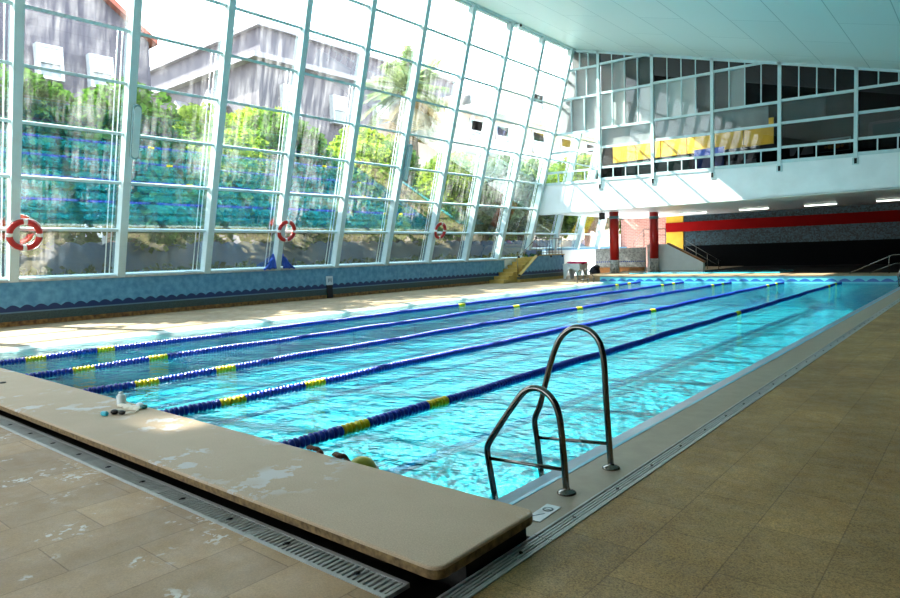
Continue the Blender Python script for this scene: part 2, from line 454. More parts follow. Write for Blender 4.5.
m = MB(); m.hexa([(-12.05,.5,-.4),(-11.4,.5,-.4),(-11.4,25,-.4),(-12.05,25,-.4),(-12.05,.5,.052),(-11.4,.5,-.07),(-11.4,25,-.07),(-12.05,25,.052)])
o = m.build('trim_7', M['gutter_pale']); structure(o, 'pale sloping beach gutter along the left pool side', 'gutter')
m = MB(); d = -.95
m.box(POOL_L, POOL_R, POOL_N, POOL_F, d-.1, d)
m.box(POOL_L-.1, POOL_L, POOL_N, POOL_F, d, .045); m.box(POOL_R, POOL_R+.1, POOL_N, POOL_F, d, -.31)
m.box(POOL_L, POOL_R, POOL_N-.1, POOL_N, d, .02); m.box(POOL_L, POOL_R, POOL_F, POOL_F+.1, d, .27)
o = m.build('pool_basin', M['pool']); structure(o, 'aqua tiled pool basin with dark lane lines', 'pool basin')
m = MB(); m.add([(POOL_L, POOL_N, 0), (POOL_R, POOL_N, 0), (POOL_R, POOL_F, 0), (POOL_L, POOL_F, 0)], [(0,1,2,3)])
o = m.build('pool_water', M['water'], merge=False); tag(o, 'rippled turquoise water filling the swimming pool', 'water', None, 'stuff')
m = MB(); m.box(-12.6, .0, POOL_F+.02, 27.1, -.3, .3); m.box(-13.6, -9.4, 27.1, 38, -.3, .3); m.box(-.0, 4.2, POOL_F, 27.1, -.3, .3); m.box(-9.4, 4.2, 27.1, 38, -.3, .29, 1)
m.box(-13.6, -12.6, 25.5, 27.3, -.3, .3)
m.box(-12.3, .0, POOL_F-.02, POOL_F+.35, .27, .317)
o = m.build('floor', [M['deck_left'], M['nearblack']]); structure(o, 'raised pale deck and coping at the far end of the pool', 'floor')
o = MB().box(-11.6, -5, 27.2, 29.6, .29, .345).build('paddling_pool', M['shallow'], bevel=.02); tag(o, 'shallow turquoise children pool strip behind the far end coping', 'paddling pool')

# starting slab: overhanging cast slab on a recessed plinth
sl = thing('starting_slab', 'low cast stone starting slab across the near end, worn white patches', 'starting slab', (0,0,0))
poly = []
def corner(cx, cy, r, a0, a1, n=6):
    return [(cx+r*math.cos(a0+(a1-a0)*i/n), cy+r*math.sin(a0+(a1-a0)*i/n)) for i in range(n+1)]
poly = corner(-.03, .44, .06, PI/2, 0)+corner(-.03, -.17, .06, 0, -PI/2)+[(-14, -.23), (-14, .5)]
m = MB(); m.prism(poly[::-1], 'z', .178, .235)
m.build('slab_top', M['slab'], sl, bevel=.012)
m = MB(); m.box(-14, -.03, .02, .49, .02, .178)
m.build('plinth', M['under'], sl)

# ------------------------------------------------------------------ drains
def grate_front():
    m = MB(); L, W = .995, .15
    m.box(0, L, -W, -W+.022, 0, .022); m.box(0, L, -.022, 0, 0, .022)
    n = 30; p = L/n
    for i in range(n+1):
        x = min(max(i*p-.0085, 0), L-.017); m.hexa([(x+.012,-W+.022,0),(x+.029-.012,-W+.022,0) if False else (x+.017,-W+.022,0),(x+.017,-.022,0),(x,-.022,0),
                                   (x,-W+.022,.02),(x+.017,-W+.022,.02),(x+.017,-.022,.02),(x,-.022,.02)])
    return m
pg = None
for i in range(9):
    x = -.17-.995*(i+1)-.004*i
    if pg is None:
        pg = thing('drain_grate', 'slotted grey drain grate in the run below the starting slab', 'drain grate', (x, -.185, .082), 0, 'slotted grates along the starting slab')
        grate_front().build('slotted_panel', M['grate'], pg)
        for sx in (.25, .75):
            MB().lathe([(0,.023),(.012,.023),(.014,.02)], 10, (sx, -.075, 0)).lathe([(0,.0),(.02,.0),(.02,.02),(0,.02)], 10, (sx, -.075, 0)).build('screw', M['slot'], pg)
    else: copy_tree(pg, (x, -.185, .082))
pg = None
for i in range(26):
    y = .02+.995*i-.5
    if pg is None:
        pg = thing('drain_grate', 'long ribbed grey drain grate set in the right hand deck', 'drain grate', (0, y, .085), 0, 'ribbed grates along the right deck')
        m = MB()
        m.box(.0, .012, 0, .99, 0, .02); m.box(.093, .105, 0, .99, 0, .02)
        for k in range(4): m.box(.021+k*.0185, .031+k*.0185, 0, .99, 0, .016)
        for k in range(6): m.box(.0, .105, .08+k*.165, .095+k*.165, 0, .012)
        m.build('ribbed_panel', M['grate'], pg)
        for sy in (.3, .8): MB().lathe([(0,.02),(.009,.02),(.009,.0)], 10, (.052, sy, 0)).build('screw', M['steel'], pg)
    else: copy_tree(pg, (0, y, .085))

# ------------------------------------------------------------------ glass facade (left)
lw = MB(); lw.box(-17.1, -16.78, WALL_B, 24.3, -.3, 1.13)
o = lw.build('wall_left', M['lowwall']); structure(o, 'low blue tiled wall with a dark wave band under the glazing', 'wall')
o = MB().box(-17.12, -16.72, WALL_B, 24.3, 1.13, 1.19).build('trim_3', M['sill'], bevel=.01); structure(o, 'grey stone window ledge on the low blue wall', 'ledge')
m = MB(); m.box(-17.1, -16.72, 28.35, WALL_FAR, -.3, 1.55); m.box(-17.1, -16.86, 24.3, 28.35, -.3, 1.2)
m.box(-17.12, -16.62, 28.35, WALL_FAR, 1.55, 1.64, 1)
o = m.build('wall_left', [M['white'], M['lowwall']]); structure(o, 'white plinth wall below the windows under the gallery', 'wall')

def bar_along(m, y0, y1, z0, z1, o0, o1, mi=0):
    """bar lying in the facade plane between heights z0..z1 and offsets o0..o1 (along the normal)"""
    m.hexa([fp(y0,z0,o0), fp(y0,z0,o1), fp(y1,z0,o1), fp(y1,z0,o0), fp(y0,z1,o0), fp(y0,z1,o1), fp(y1,z1,o1), fp(y1,z1,o0)], mi)
RAILS = [1.2+1.23*i for i in range(1, 8)]
for i in range(len(BAYS)-1):
    a, b = BAYS[i], BAYS[i+1]
    z0 = 1.19 if b < 28 else 1.64
    w = thing('window_%d' % (i+1), 'tilted glass wall bay with seven transoms, bay %d counted from the near end' % (i+1), 'window', (0,0,0), 0, None, 'structure')
    m = MB(); bar_along(m, a-.1, a+.1, z0, TOPZ, -.06, .2); m.build('mullion', M['frame'], w)
    for z in RAILS:
        if z < z0+.2: continue
        m = MB(); bar_along(m, a+.1, b-.1, z-.035, z+.035, -.05, .07); m.build('transom', M['frame'], w)
    m = MB(); bar_along(m, a+.1, b-.1, z0, z0+.06, -.05, .1); bar_along(m, a+.1, b-.1, TOPZ-.12, TOPZ, -.05, .1); m.build('frame', M['frame'], w)
    m = MB(); zs = [z0+.03]+[z for z in RAILS if z > z0+.2]+[TOPZ-.06]
    for z1, z2 in zip(zs[:-1], zs[1:]):
        m.add([fp(a+.1,z1,0), fp(b-.1,z1,0), fp(b-.1,z2,0), fp(a+.1,z2,0)], [(0,1,2,3)])
    m.build('pane', M['facade_glass'], w, merge=False)
    m = MB()
    for dy in (.2, .32):
        m.tube([fp(b-dy, z0, -.1), fp(b-dy, 7.35, -.1)], .016, 8)
    m.build('outer_rod', M['white'], w)
m = MB(); bar_along(m, BAYS[0]-3, WALL_FAR, TOPZ-.05, TOPZ+.25, -.3, .25)
o = m.build('trim_4', M['frame']); structure(o, 'head beam along the top of the tilted glazing', 'beam')

# ------------------------------------------------------------------ ceiling and other walls
m = MB()
x0, x1 = xf(TOPZ)-.6, WALL_R
ps = [(x0, ceil_z(x0)+.08), (x1, ceil_z(x1)), (x1, ceil_z(x1)+.4), (x0, ceil_z(x0)+.5)]
m.prism(ps, 'y', WALL_B-.3, WALL_FAR+.3)
o = m.build('ceiling', M['ceiling']); structure(o, 'sloping pale panelled ceiling falling away from the glass wall', 'ceiling')
o = MB().box(WALL_R, WALL_R+.3, WALL_B, WALL_FAR, -.3, 6.8).build('wall_right', M['darkwall']); structure(o, 'plain dark wall on the right of the hall', 'wall')
o = MB().box(-17.1, WALL_R, WALL_B-.3, WALL_B, -.3, .9).build('wall_back', M['darkwall']); structure(o, 'low wall closing the hall behind the camera', 'wall')
o = MB().prism([(-16.4,3.3),(WALL_R,3.3),(WALL_R,6.6),(-14.2,11.5)], 'y', WALL_B-.3, WALL_B).build('wall_back', M['darkwall']); structure(o, 'upper wall closing the hall behind the camera', 'wall')
o = MB().box(-1.0, WALL_R, WALL_B-.3, WALL_B, .9, 3.3).build('wall_back', M['darkwall']); structure(o, 'wall pier right of the added openings behind the camera', 'wall')
for i in range(5):  # glazed openings added behind the camera to light the near deck
    xa = -16.6+3.12*i; xb = xa+3.12
    w = thing('window_%d' % (30+i), 'unseen glazed opening added behind the camera for fill light, bay %d' % (i+1), 'window', (0,0,0), 0, None, 'structure')
    MB().box(xa-.06, xa+.06, WALL_B-.2, WALL_B, .9, 3.3).build('mullion', M['frame'], w)
    MB().box(xa+.06, xb-.06, WALL_B-.15, WALL_B-.05, 2.35, 2.43).build('transom', M['frame'], w)
    MB().add([(xa,WALL_B-.1,.9),(xb,WALL_B-.1,.9),(xb,WALL_B-.1,3.3),(xa,WALL_B-.1,3.3)], [(0,1,2,3)]).build('pane', M['gal_clear'], w, merge=False)

# ------------------------------------------------------------------ gallery over the far end
GY = 26.5
m = MB(); m.prism([(xf(3.42)+.1,3.42),(WALL_R,3.38),(WALL_R,4.78),(xf(4.8)+.1,4.82)], 'y', GY, GY+.18)
o = m.build('gallery_fascia', M['fascia']); structure(o, 'long white gallery front spanning the far end above the deck', 'fascia')
m = MB(); m.box(xf(3.6)+.12, WALL_R, GY+.0, GY+.5, 3.36, 3.42, 1); m.box(xf(3.6)+.12, WALL_R, GY+.18, WALL_FAR, 3.42, 3.6, 1)
o = m.build('gallery_floor_slab', [M['soffit'], M['white']]); structure(o, 'pale soffit slab under the gallery', 'soffit')
m = MB()
m.prism([(xf(3.6)+.2,3.6),(WALL_R,3.6),(WALL_R,6.1),(-13.9,11.0)], 'y', 31.6, 31.8)
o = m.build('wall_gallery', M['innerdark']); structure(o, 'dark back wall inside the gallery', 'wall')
GM = [-12.68+2.6*k for k in range(7)]
m = MB()
o = thing('gallery_glazing', 'white framed gallery window wall above the white fascia', 'glazing', (0,0,0), 0, None, 'structure')
gl = o
gy0, gy1 = GY-.06, GY+.1
PANES = {}
for k, x in enumerate(GM):
    if x > WALL_R: continue
    MB().box(x-.065, x+.065, gy0, gy1, 4.6, ceil_z(x)+.05).build('mullion', M['frame'], gl)
    s_ = MB(); s_.box(x-.11, x+.11, gy0+.03, GY+.02, 4.36, 4.62, 0); s_.box(x-.045, x+.045, gy0+.015, GY, 4.40, 4.74, 1)
    s_.build('bracket_socket', [M['frame'], M['slot']], gl)
LV = [4.8, 5.35, 6.3, 7.18, 8.8]
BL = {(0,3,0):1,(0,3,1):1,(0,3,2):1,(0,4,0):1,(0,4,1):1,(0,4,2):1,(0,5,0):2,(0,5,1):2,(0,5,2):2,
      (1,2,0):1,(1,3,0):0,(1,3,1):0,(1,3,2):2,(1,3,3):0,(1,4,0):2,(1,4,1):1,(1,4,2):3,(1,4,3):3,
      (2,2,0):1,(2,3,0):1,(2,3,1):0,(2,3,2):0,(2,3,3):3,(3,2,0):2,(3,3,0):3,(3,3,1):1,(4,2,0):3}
REFL_KEYS = list(BL)
def rail(xa, xb, za, zb, h=.1):
    t = MB(); t.hexa([(xa,gy0+.03,za-h/2),(xb,gy0+.03,zb-h/2),(xb,gy1-.02,zb-h/2),(xa,gy1-.02,za-h/2),(xa,gy0+.03,za+h/2),(xb,gy0+.03,zb+h/2),(xb,gy1-.02,zb+h/2),(xa,gy1-.02,za+h/2)])
    t.build('rail', M['frame'], gl)
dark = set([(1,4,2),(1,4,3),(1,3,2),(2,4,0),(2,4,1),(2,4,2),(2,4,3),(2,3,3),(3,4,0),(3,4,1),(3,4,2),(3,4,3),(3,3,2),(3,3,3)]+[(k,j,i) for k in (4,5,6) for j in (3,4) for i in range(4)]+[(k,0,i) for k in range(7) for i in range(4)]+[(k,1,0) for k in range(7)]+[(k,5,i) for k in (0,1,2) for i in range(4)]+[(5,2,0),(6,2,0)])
for k in range(7):
    xb = GM[k]-.065; xa = (GM[k-1]+.065) if k else None
    tops = [z for z in LV if z < ceil_z(xa if k else -13.5)-.15]+([10.15] if k < 2 else [])
    for j, z in enumerate(tops):
        za = z-.02*(k-1)
        xs = xa if k else xf(za)+.12
        if za > ceil_z(xs)-.12: continue
        rail(xs, xb, za+.03, za-.03, .13 if j == 0 else .1)
    lv = [z-.02*(k-1) for z in tops]+[20]
    for j in range(len(lv)-1):
        z0_, z1_ = lv[j], lv[j+1]
        n = 1 if j in (1, 2) else 4
        xa_ = xa if k else xf((z0_+min(z1_, 11))/2)+.12
        if k == 0: n = {0:4, 1:1, 2:1}.get(j, 3)
        for i in range(n):
            u0, u1 = xa_+(xb-xa_)*i/n, xa_+(xb-xa_)*(i+1)/n
            t0 = min(z1_, ceil_z(u0)); t1 = min(z1_, ceil_z(u1))
            if t0 < z0_+.06: continue
            t1 = max(t1, z0_+.01)
            if i: 
                MB().box(u0-.022, u0+.022, gy0+.04, gy1-.03, z0_, t0).build('glazing_bar', M['frame'], gl)
            key = (k, j, i); PANES[key] = (u0, u1, z0_, t0, t1)
            mt = M['gal_clear'] if j == 1 or (k == 0 and j < 3) else M['gal_mid'] if key in REFL_KEYS else M['gal_dark'] if key in dark else M['gal_glass']
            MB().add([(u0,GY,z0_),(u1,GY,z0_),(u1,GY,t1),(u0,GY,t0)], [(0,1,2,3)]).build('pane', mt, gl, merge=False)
t = MB(); t.hexa([(-13.8,gy0,ceil_z(-13.8)-.06),(WALL_R,gy0,ceil_z(WALL_R)-.06),(WALL_R,gy1,ceil_z(WALL_R)-.06),(-13.8,gy1,ceil_z(-13.8)-.06),
                  (-13.8,gy0,ceil_z(-13.8)+.06),(WALL_R,gy0,ceil_z(WALL_R)+.06),(WALL_R,gy1,ceil_z(WALL_R)+.06),(-13.8,gy1,ceil_z(-13.8)+.06)])
t.build('head_rail', M['frame'], gl)
# grey panels behind some panes stand in for reflections in the glass
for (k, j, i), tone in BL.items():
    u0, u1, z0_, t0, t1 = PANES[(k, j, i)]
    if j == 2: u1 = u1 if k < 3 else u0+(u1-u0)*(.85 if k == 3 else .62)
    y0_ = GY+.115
    MB().hexa([(u0,y0_,z0_),(u1,y0_,z0_),(u1,y0_+.015,z0_),(u0,y0_+.015,z0_),(u0,y0_,t0),(u1,y0_,t1),(u1,y0_+.015,t1),(u0,y0_+.015,t0)]).build('reflection_panel', M['blind%d' % tone], gl)


# things seen inside the gallery
for i in range(6):
    o = MB().box(-14.3+1.35*i, -14.3+1.35*i+1.31, 31.3, 31.4, 6.2, 7.4).build('wall_panel', M['yellow'], bevel=.01)
    nm = ['leftmost yellow panel on the gallery back wall', 'second yellow panel from the left inside the gallery', 'third yellow panel from the left inside the gallery',
          'fourth yellow panel from the left inside the gallery', 'fifth yellow panel, above the blue panel inside the gallery', 'rightmost yellow panel on the gallery back wall'][i]
    tag(o, nm, 'wall panel', 'yellow panels in the gallery')
o = MB().box(-9.6, -8.2, 30.4, 30.55, 3.6, 6.22).build('partition_panel', M['bluepanel'], bevel=.01); tag(o, 'royal blue partition panel standing inside the gallery', 'partition')
o = MB().box(-13.6, -10, 30.9, 31.1, 3.6, 6.05).build('partition_panel', M['greenpanel'], bevel=.01); tag(o, 'dark green low partition under the yellow panels', 'partition')
def gallery_chair(x, y, lab):
    t = thing('plastic_chair', lab, 'chair', (x, y, 3.6+.75), .3, 'white chairs in the gallery')
    MB().box(-.22, .22, -.22, .22, .42, .46).build('seat', M['white'], t, bevel=.01)
    m = MB(); m.hexa([(-.22,.18,.46),(.22,.18,.46),(.22,.22,.46),(-.22,.22,.46),(-.22,.3,.95),(.22,.3,.95),(.22,.34,.95),(-.22,.34,.95)]); m.build('backrest', M['white'], t, bevel=.01)
    for sx in (-1, 1):
        for sy in (-1, 1): MB().tube([(.18*sx,.18*sy,.44),(.22*sx,.22*sy,0)], .018, 6).build('leg', M['white'], t)
    return t
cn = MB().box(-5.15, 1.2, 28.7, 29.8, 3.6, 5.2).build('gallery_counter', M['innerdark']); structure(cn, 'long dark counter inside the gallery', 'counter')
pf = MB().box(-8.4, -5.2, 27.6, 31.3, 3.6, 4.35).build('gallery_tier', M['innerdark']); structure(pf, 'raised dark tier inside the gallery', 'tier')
gallery_chair(-7.3, 28.6, 'left white chair behind the gallery glass'); gallery_chair(-6.5, 28.6, 'right white chair behind the gallery glass')
p = thing('picture_frame', 'grey framed picture with a row of orange blobs inside gallery', 'picture', (-3.4, 29.0, 5.2))
MB().box(-.6, .6, 0, .05, 0, .58).build('frame', M['greycap'], p, bevel=.01)
m = MB(); m.box(-.53, .53, -.01, .0, .07, .51, 0)
m.build('picture', M['black'], p)
m = MB()
for i, (dx, r) in enumerate(((-.3,.05),(-.15,.08),(.0,.1),(.14,.09),(.3,.06))): m.ball((dx, -.015, .24), (r, .012, r*1.1))
m.build('orange_blobs', M['orange'], p)
p = thing('photo_board', 'black and white photo board behind gallery window', 'photo board', (-4.5, 29.0, 5.2))
MB().box(-.55, .35, 0, .05, 0, .42).build('board', M['curtain'], p, bevel=.008)
m = MB(); m.prism([(-.4,.02),(-.15,.02),(.0,.38),(-.2,.38)], 'y', -.008, -.001); m.build('dark_figure', M['black'], p)
p = thing('television', 'large dark screen standing at right end of gallery', 'television', (-1.2, 29.4, 5.2))
MB().box(-1.05, 1.05, 0, .08, 0, 1.1).build('casing', M['darkwall'], p, bevel=.02)
MB().box(-.9, .9, -.012, -.002, .12, .98).build('screen', M['seaglass'], p)

# far wall under the gallery
m = MB(); m.box(-12.9, WALL_R, WALL_FAR, WALL_FAR+.2, 1.58, 3.42)
o = m.build('wall_far', M['mosaic']); structure(o, 'dark blue mosaic wall under the gallery', 'wall')
o = MB().box(-12.9, WALL_R, WALL_FAR-.06, WALL_FAR+.2, .3, 1.58).build('wall_far', M['nearblack']); structure(o, 'near black lower band below the blue mosaic wall', 'wall')
o = MB().box(-13.95, -12.9, WALL_FAR-.1, WALL_FAR+.2, .3, 3.42).build('wall_far', M['yellow']); structure(o, 'yellow wall strip beside the blue mosaic wall', 'wall')
o = MB().box(-17.0, -13.95, WALL_FAR, WALL_FAR+.2, .3, 3.42).build('wall_far', M['pinkwall']); structure(o, 'pink sunlit end wall under the gallery', 'wall')
o = MB().box(-13.95, WALL_R, WALL_FAR-.22, WALL_FAR-.07, 2.46, 3.03).build('trim_5', M['redbeam']); structure(o, 'long red beam across the blue mosaic wall', 'beam')
o = MB().box(-17.1, WALL_R+.3, WALL_FAR+.2, WALL_FAR+.5, -.3, 11.6).build('wall_far', M['darkwall']); structure(o, 'outer end wall behind the gallery', 'wall')

# low grey parapet and ramp wall behind the columns
m = MB(); m.box(-15.6, -12.7, 31.6, 31.85, .05, 1.56)
for i in range(24): m.box(-15.5+.12*i, -15.44+.12*i, 31.59, 31.6, .78, .84, 1)
m.box(-15.6, -12.7, 31.57, 31.6, .05, .5, 2)
o = m.build('parapet_wall', [M['greywall'], M['bluepanel'], M['brown']]); structure(o, 'low grey parapet with a dotted blue line behind the red columns', 'parapet')
t = thing('ramp_wall', 'white sloping ramp wall with brown top edge behind red columns', 'ramp wall', (-12.5, 31.5, .3), 0, None, 'structure')
m = MB(); m.prism([(0,0),(2.95,0),(2.95,.42),(1.12,1.4),(0,1.4)], 'y', 0, .25); m.build('wall_body', M['white'], t)
m = MB(); m.hexa([(1.1,-.02,1.38),(2.98,-.02,.38),(2.98,.27,.38),(1.1,.27,1.38),(1.1,-.02,1.46),(2.98,-.02,.46),(2.98,.27,.46),(1.1,.27,1.46)]); m.build('top_edge', M['brown'], t)
t = thing('hand_rail', 'thin metal handrail sloping down beside the ramp wall', 'handrail', (-11.1, 33, .3))
MB().tube([(0,0,1.62),(1.95,0,.4)], .02, 6).tube([(0,0,1.3),(1.95,0,.1)], .02, 6).build('rail', M['steel'], t)
for k in range(4): MB().tube([(.1+.58*k,0,0 if k < 3 else 0),(.1+.58*k,0,1.56-.364*k)], .02, 6).build('post', M['steel'], t)
t = thing('hand_rail', 'thin metal stair rail in front of the pink end wall', 'handrail', (-14.0, 33.2, .3))
MB().tube([(0,0,1.55),(.6,0,2.28),(1.85,0,2.24)], .02, 6).tube([(0,0,1.25),(.6,0,1.95),(1.85,0,1.9)], .015, 6).build('rail', M['steel'], t)
for xx, h in ((0,1.55),(.6,2.28),(1.2,2.26),(1.85,2.24)): MB().tube([(xx,0,0),(xx,0,h)], .02, 6).build('post', M['steel'], t)

# red columns
def column(x, y, lab):
    t = thing('round_column', lab, 'column', (x, y, .3), 0, 'red columns under the gallery')
    MB().lathe([(0,.66),(.225,.66),(.225,3.08),(0,3.08)], 24).build('shaft', M['red'], t)
    MB().lathe([(0,0),(.235,0),(.235,.66),(0,.66)], 24).build('base', M['colbase'], t)
    MB().lathe([(.232,2.72),(.24,2.72),(.24,2.86),(.232,2.86)], 24).build('collar_band', M['greycap'], t)
    return t
column(-12.95, 28.5, 'nearer red round column with grey mosaic base, left of the pair')
column(-11.95, 31.1, 'farther red round column with grey mosaic base, beside the ramp wall')
# ceiling lights under the gallery
for i, (a, b) in enumerate(((-11.64,-10.17),(-8.53,-7.08),(-5.48,-4.06),(-2.49,-.9))):
    t = thing('strip_light', ['strip light under the gallery next to the farther red column', 'second strip light from the red columns under gallery',
              'third strip light from the red columns under gallery', 'strip light nearest the right edge under gallery'][i], 'strip light', ((a+b)/2, 34, 3.42), 0, 'strip lights under the gallery')
    h = (b-a)/2
    MB().box(-h, h, -.08, .08, -.06, 0).build('housing', M['white'], t)
    MB().box(-h+.03, h-.03, -.06, .06, -.1, -.06).build('diffuser', M['lamp'], t, bevel=.01)
# speaker under the gallery
t = thing('wall_speaker', 'small black loudspeaker hung under the gallery beside a column', 'loudspeaker', (-13.35, 28.0, 3.42), .4)
MB().box(-.14, .14, -.13, .13, -.42, -.08).build('cabinet', M['black'], t, bevel=.02)
MB().tube([(0,0,-.1),(0,0,0)], .02, 6).build('bracket', M['black'], t)
MB().lathe([(0,-.135),(.09,-.135),(.1,-.13)], 16, (0,0,-.26), 'y').build('grille', M['darkwall'], t)

# ------------------------------------------------------------------ stair, landing, railing on the left
t = thing('entry_stair', 'yellow steps rising to the landing beside the glass wall', 'stair', (-16.35, 23.0, .05), 0, None, 'structure')
for i in range(7):
    MB().box(-.43, .43, .39*i, 2.75, .165*i, .165*(i+1)).build('step', M['stepyellow'], t)
MB().box(-.43, .43, 2.75, 5.35, 0, 1.2).build('landing', M['stepyellow'], t)
m = MB(); m.prism([(24.06,.05),(28.35,.05),(28.35,1.29),(25.75,1.29),(24.06,.32)], 'x', -15.9, -15.75)
o = m.build('wall_landing', M['lowwall']); structure(o, 'blue wave tiled side wall of the landing', 'wall')
m = MB(); m.hexa([(-15.93,24.03,.31),(-15.72,24.03,.31),(-15.72,25.75,1.29),(-15.93,25.75,1.29),(-15.93,24.03,.34),(-15.72,24.03,.34),(-15.72,25.75,1.32),(-15.93,25.75,1.32)])
m.box(-15.93, -15.72, 25.75, 28.36, 1.29, 1.34); m.box(-15.95, -15.7, 24.03, 28.4, .05, .19)
o = m.build('trim_6', M['stepyellow']); structure(o, 'yellow coping and skirting of the landing wall', 'trim')
t = thing('guard_rail', 'pale metal railing on the blue landing wall by the stair', 'railing', (-15.83, 25.75, 1.34))
MB().tube([(0,0,.82),(0,2.55,.82)], .022, 8).tube([(0,0,.1),(0,2.55,.1)], .016, 8).build('top_rail', M['steel'], t)
for k in range(9): MB().tube([(0,.02+.31*k,0),(0,.02+.31*k,.82)], .014, 6).build('baluster', M['steel'], t)
MB().tube([(0,-1.7,-.98),(0,-1.7,-.1),(0,0,.82)], .02, 8).build('sloping_rail', M['steel'], t)
for (dy, dz) in ((-1.7,-.06),(0,.86),(0,.0),(-1.7,-.95),(1.25,-.1),(2.4,-.1)): MB().ball((.08 if dz < .5 else 0, dy, dz), .06).build('knob', M['black'], t)

# far-left plastic table with towel
t = thing('plastic_table', 'white plastic table beside the blue landing wall', 'table', (-14.9, 28.0, .05))
m = MB(); m.box(-.5, .5, -.45, .45, .72, .77); m.build('tabletop', M['white'], t, bevel=.015)
for sy in (-1, 1):
    MB().prism([(-.48,.72),(.48,.72),(.45,.0),(.34,.0),(.22,.42),(0,.52),(-.22,.42),(-.34,0),(-.45,0)], 'y', sy*.42-.015, sy*.42+.015).build('leg_frame', M['white'], t)
for sx in (-1, 1):
    MB().prism([(-.43,.72),(.43,.72),(.41,.0),(.3,.0),(.18,.42),(0,.52),(-.18,.42),(-.3,0),(-.41,0)], 'x', sx*.46-.015, sx*.46+.015).build('leg_frame', M['white'], t)
m = MB()
for i in range(7): m.ball((-14.95+.14*i-.2, 27.9+.08*math.sin(i*2), .86+.02*math.cos(i*3)), (.16, .2, .055+.02*(i % 2)), 10, 6)
o = m.build('towel', M['pinkcloth']); tag(o, 'crumpled pink towel on the white plastic table', 'towel')
m = MB(); m.ball((-13.95, 28.3, .36), (.28, .26, .32), 12, 8); m.ball((-13.8, 28.2, .62), (.16, .2, .12), 10, 6)
o = m.build('sports_bag', M['suit']); tag(o, 'dark bag on the floor right of the plastic table', 'bag')

# ------------------------------------------------------------------ pool ladders
def ladder(loc, sx, profs, lab, bars=True):
    t = thing('pool_ladder', lab, 'pool ladder', loc, 0, 'steel pool ladders')
    for y, prof, bar in profs:
        # smooth the profile by Catmull-Rom
        P = [Vector((px*sx, y, pz)) for px, pz in prof]; Q = []
        for i in range(len(P)-1):
            p0, p1, p2, p3 = P[max(i-1,0)], P[i], P[i+1], P[min(i+2, len(P)-1)]
            for k in range(5):
                u = k/5; Q.append(.5*((2*p1)+(p2-p0)*u+(2*p0-5*p1+4*p2-p3)*u*u+(3*p1-p0-3*p2+p3)*u**3))
        Q.append(P[-1])
        MB().tube(Q, .0195, 14).build('handrail', M['steel'], t)
        MB().tube([(bar[0][0]*sx, y, bar[0][1]), (bar[1][0]*sx, y, bar[1][1])], .011, 10).build('brace', M['steel'], t)
        MB().lathe([(0,.0),(.055,.0),(.055,.006),(.045,.014),(.022,.022),(.0195,.03)], 20, (prof[0][0]*sx, y, prof[0][1])).build('flange', M['steel'], t)
    ys = [p[0] for p in profs]
    for k in range(2):
        z = -.28-.28*k
        MB().box(min(-.66*sx,-.58*sx), max(-.66*sx,-.58*sx), ys[0], ys[1], z-.015, z+.015).build('tread', M['steel'], t, bevel=.006)
    return t
near = [(-.149,.1),(-.158,.23),(-.167,.346),(-.183,.516),(-.222,.62),(-.311,.68),(-.414,.657),(-.525,.529),(-.61,.415),(-.68,.315),(-.703,.25),(-.68,.11),(-.655,-.027),(-.6,-.35),(-.59,-.8)]
farp = [(-.134,.1),(-.15,.35),(-.161,.531),(-.177,.815),(-.237,.94),(-.356,.982),(-.467,.918),(-.537,.788),(-.6,.59),(-.646,.439),(-.691,.33),(-.675,.193),(-.65,-.017),(-.6,-.35),(-.59,-.8)]
ladder((0,0,0), 1, [(1.09, near, ((-.68,.205),(-.16,.233))), (1.62, farp, ((-.675,.211),(-.142,.256)))], 'steel pool ladder in the foreground with one low and one tall handrail')
ladder((0,22.9,0), 1, [(1.09, farp, ((-.68,.205),(-.16,.233))), (1.62, farp, ((-.675,.211),(-.142,.256)))], 'steel pool ladder at the far right corner of the pool')
low = [(x, z*.92) for x, z in near]; low[0] = (-.149, .05)
ladder((-12.62,22.65,0), -1, [(1.09, low, ((-.68,.205),(-.16,.2))), (1.62, low, ((-.675,.205),(-.142,.2)))], 'steel pool ladder at the far left corner near the plastic table')

# right-hand far rail
t = thing('hand_rail', 'thin metal ramp handrail at the far right corner', 'handrail', (-2.45, 26.5, .3))
MB().tube([(0,0,0),(1.37,0,.67),(4.5,0,.69)], .02, 8).tube([(.64,0,0),(1.45,0,.36),(4.5,0,.36)], .016, 8).build('rail', M['steel'], t)
for xx in (1.26, 2.6, 3.9): MB().tube([(xx,0,0),(xx,0,.66)], .018, 8).build('post', M['steel'], t)

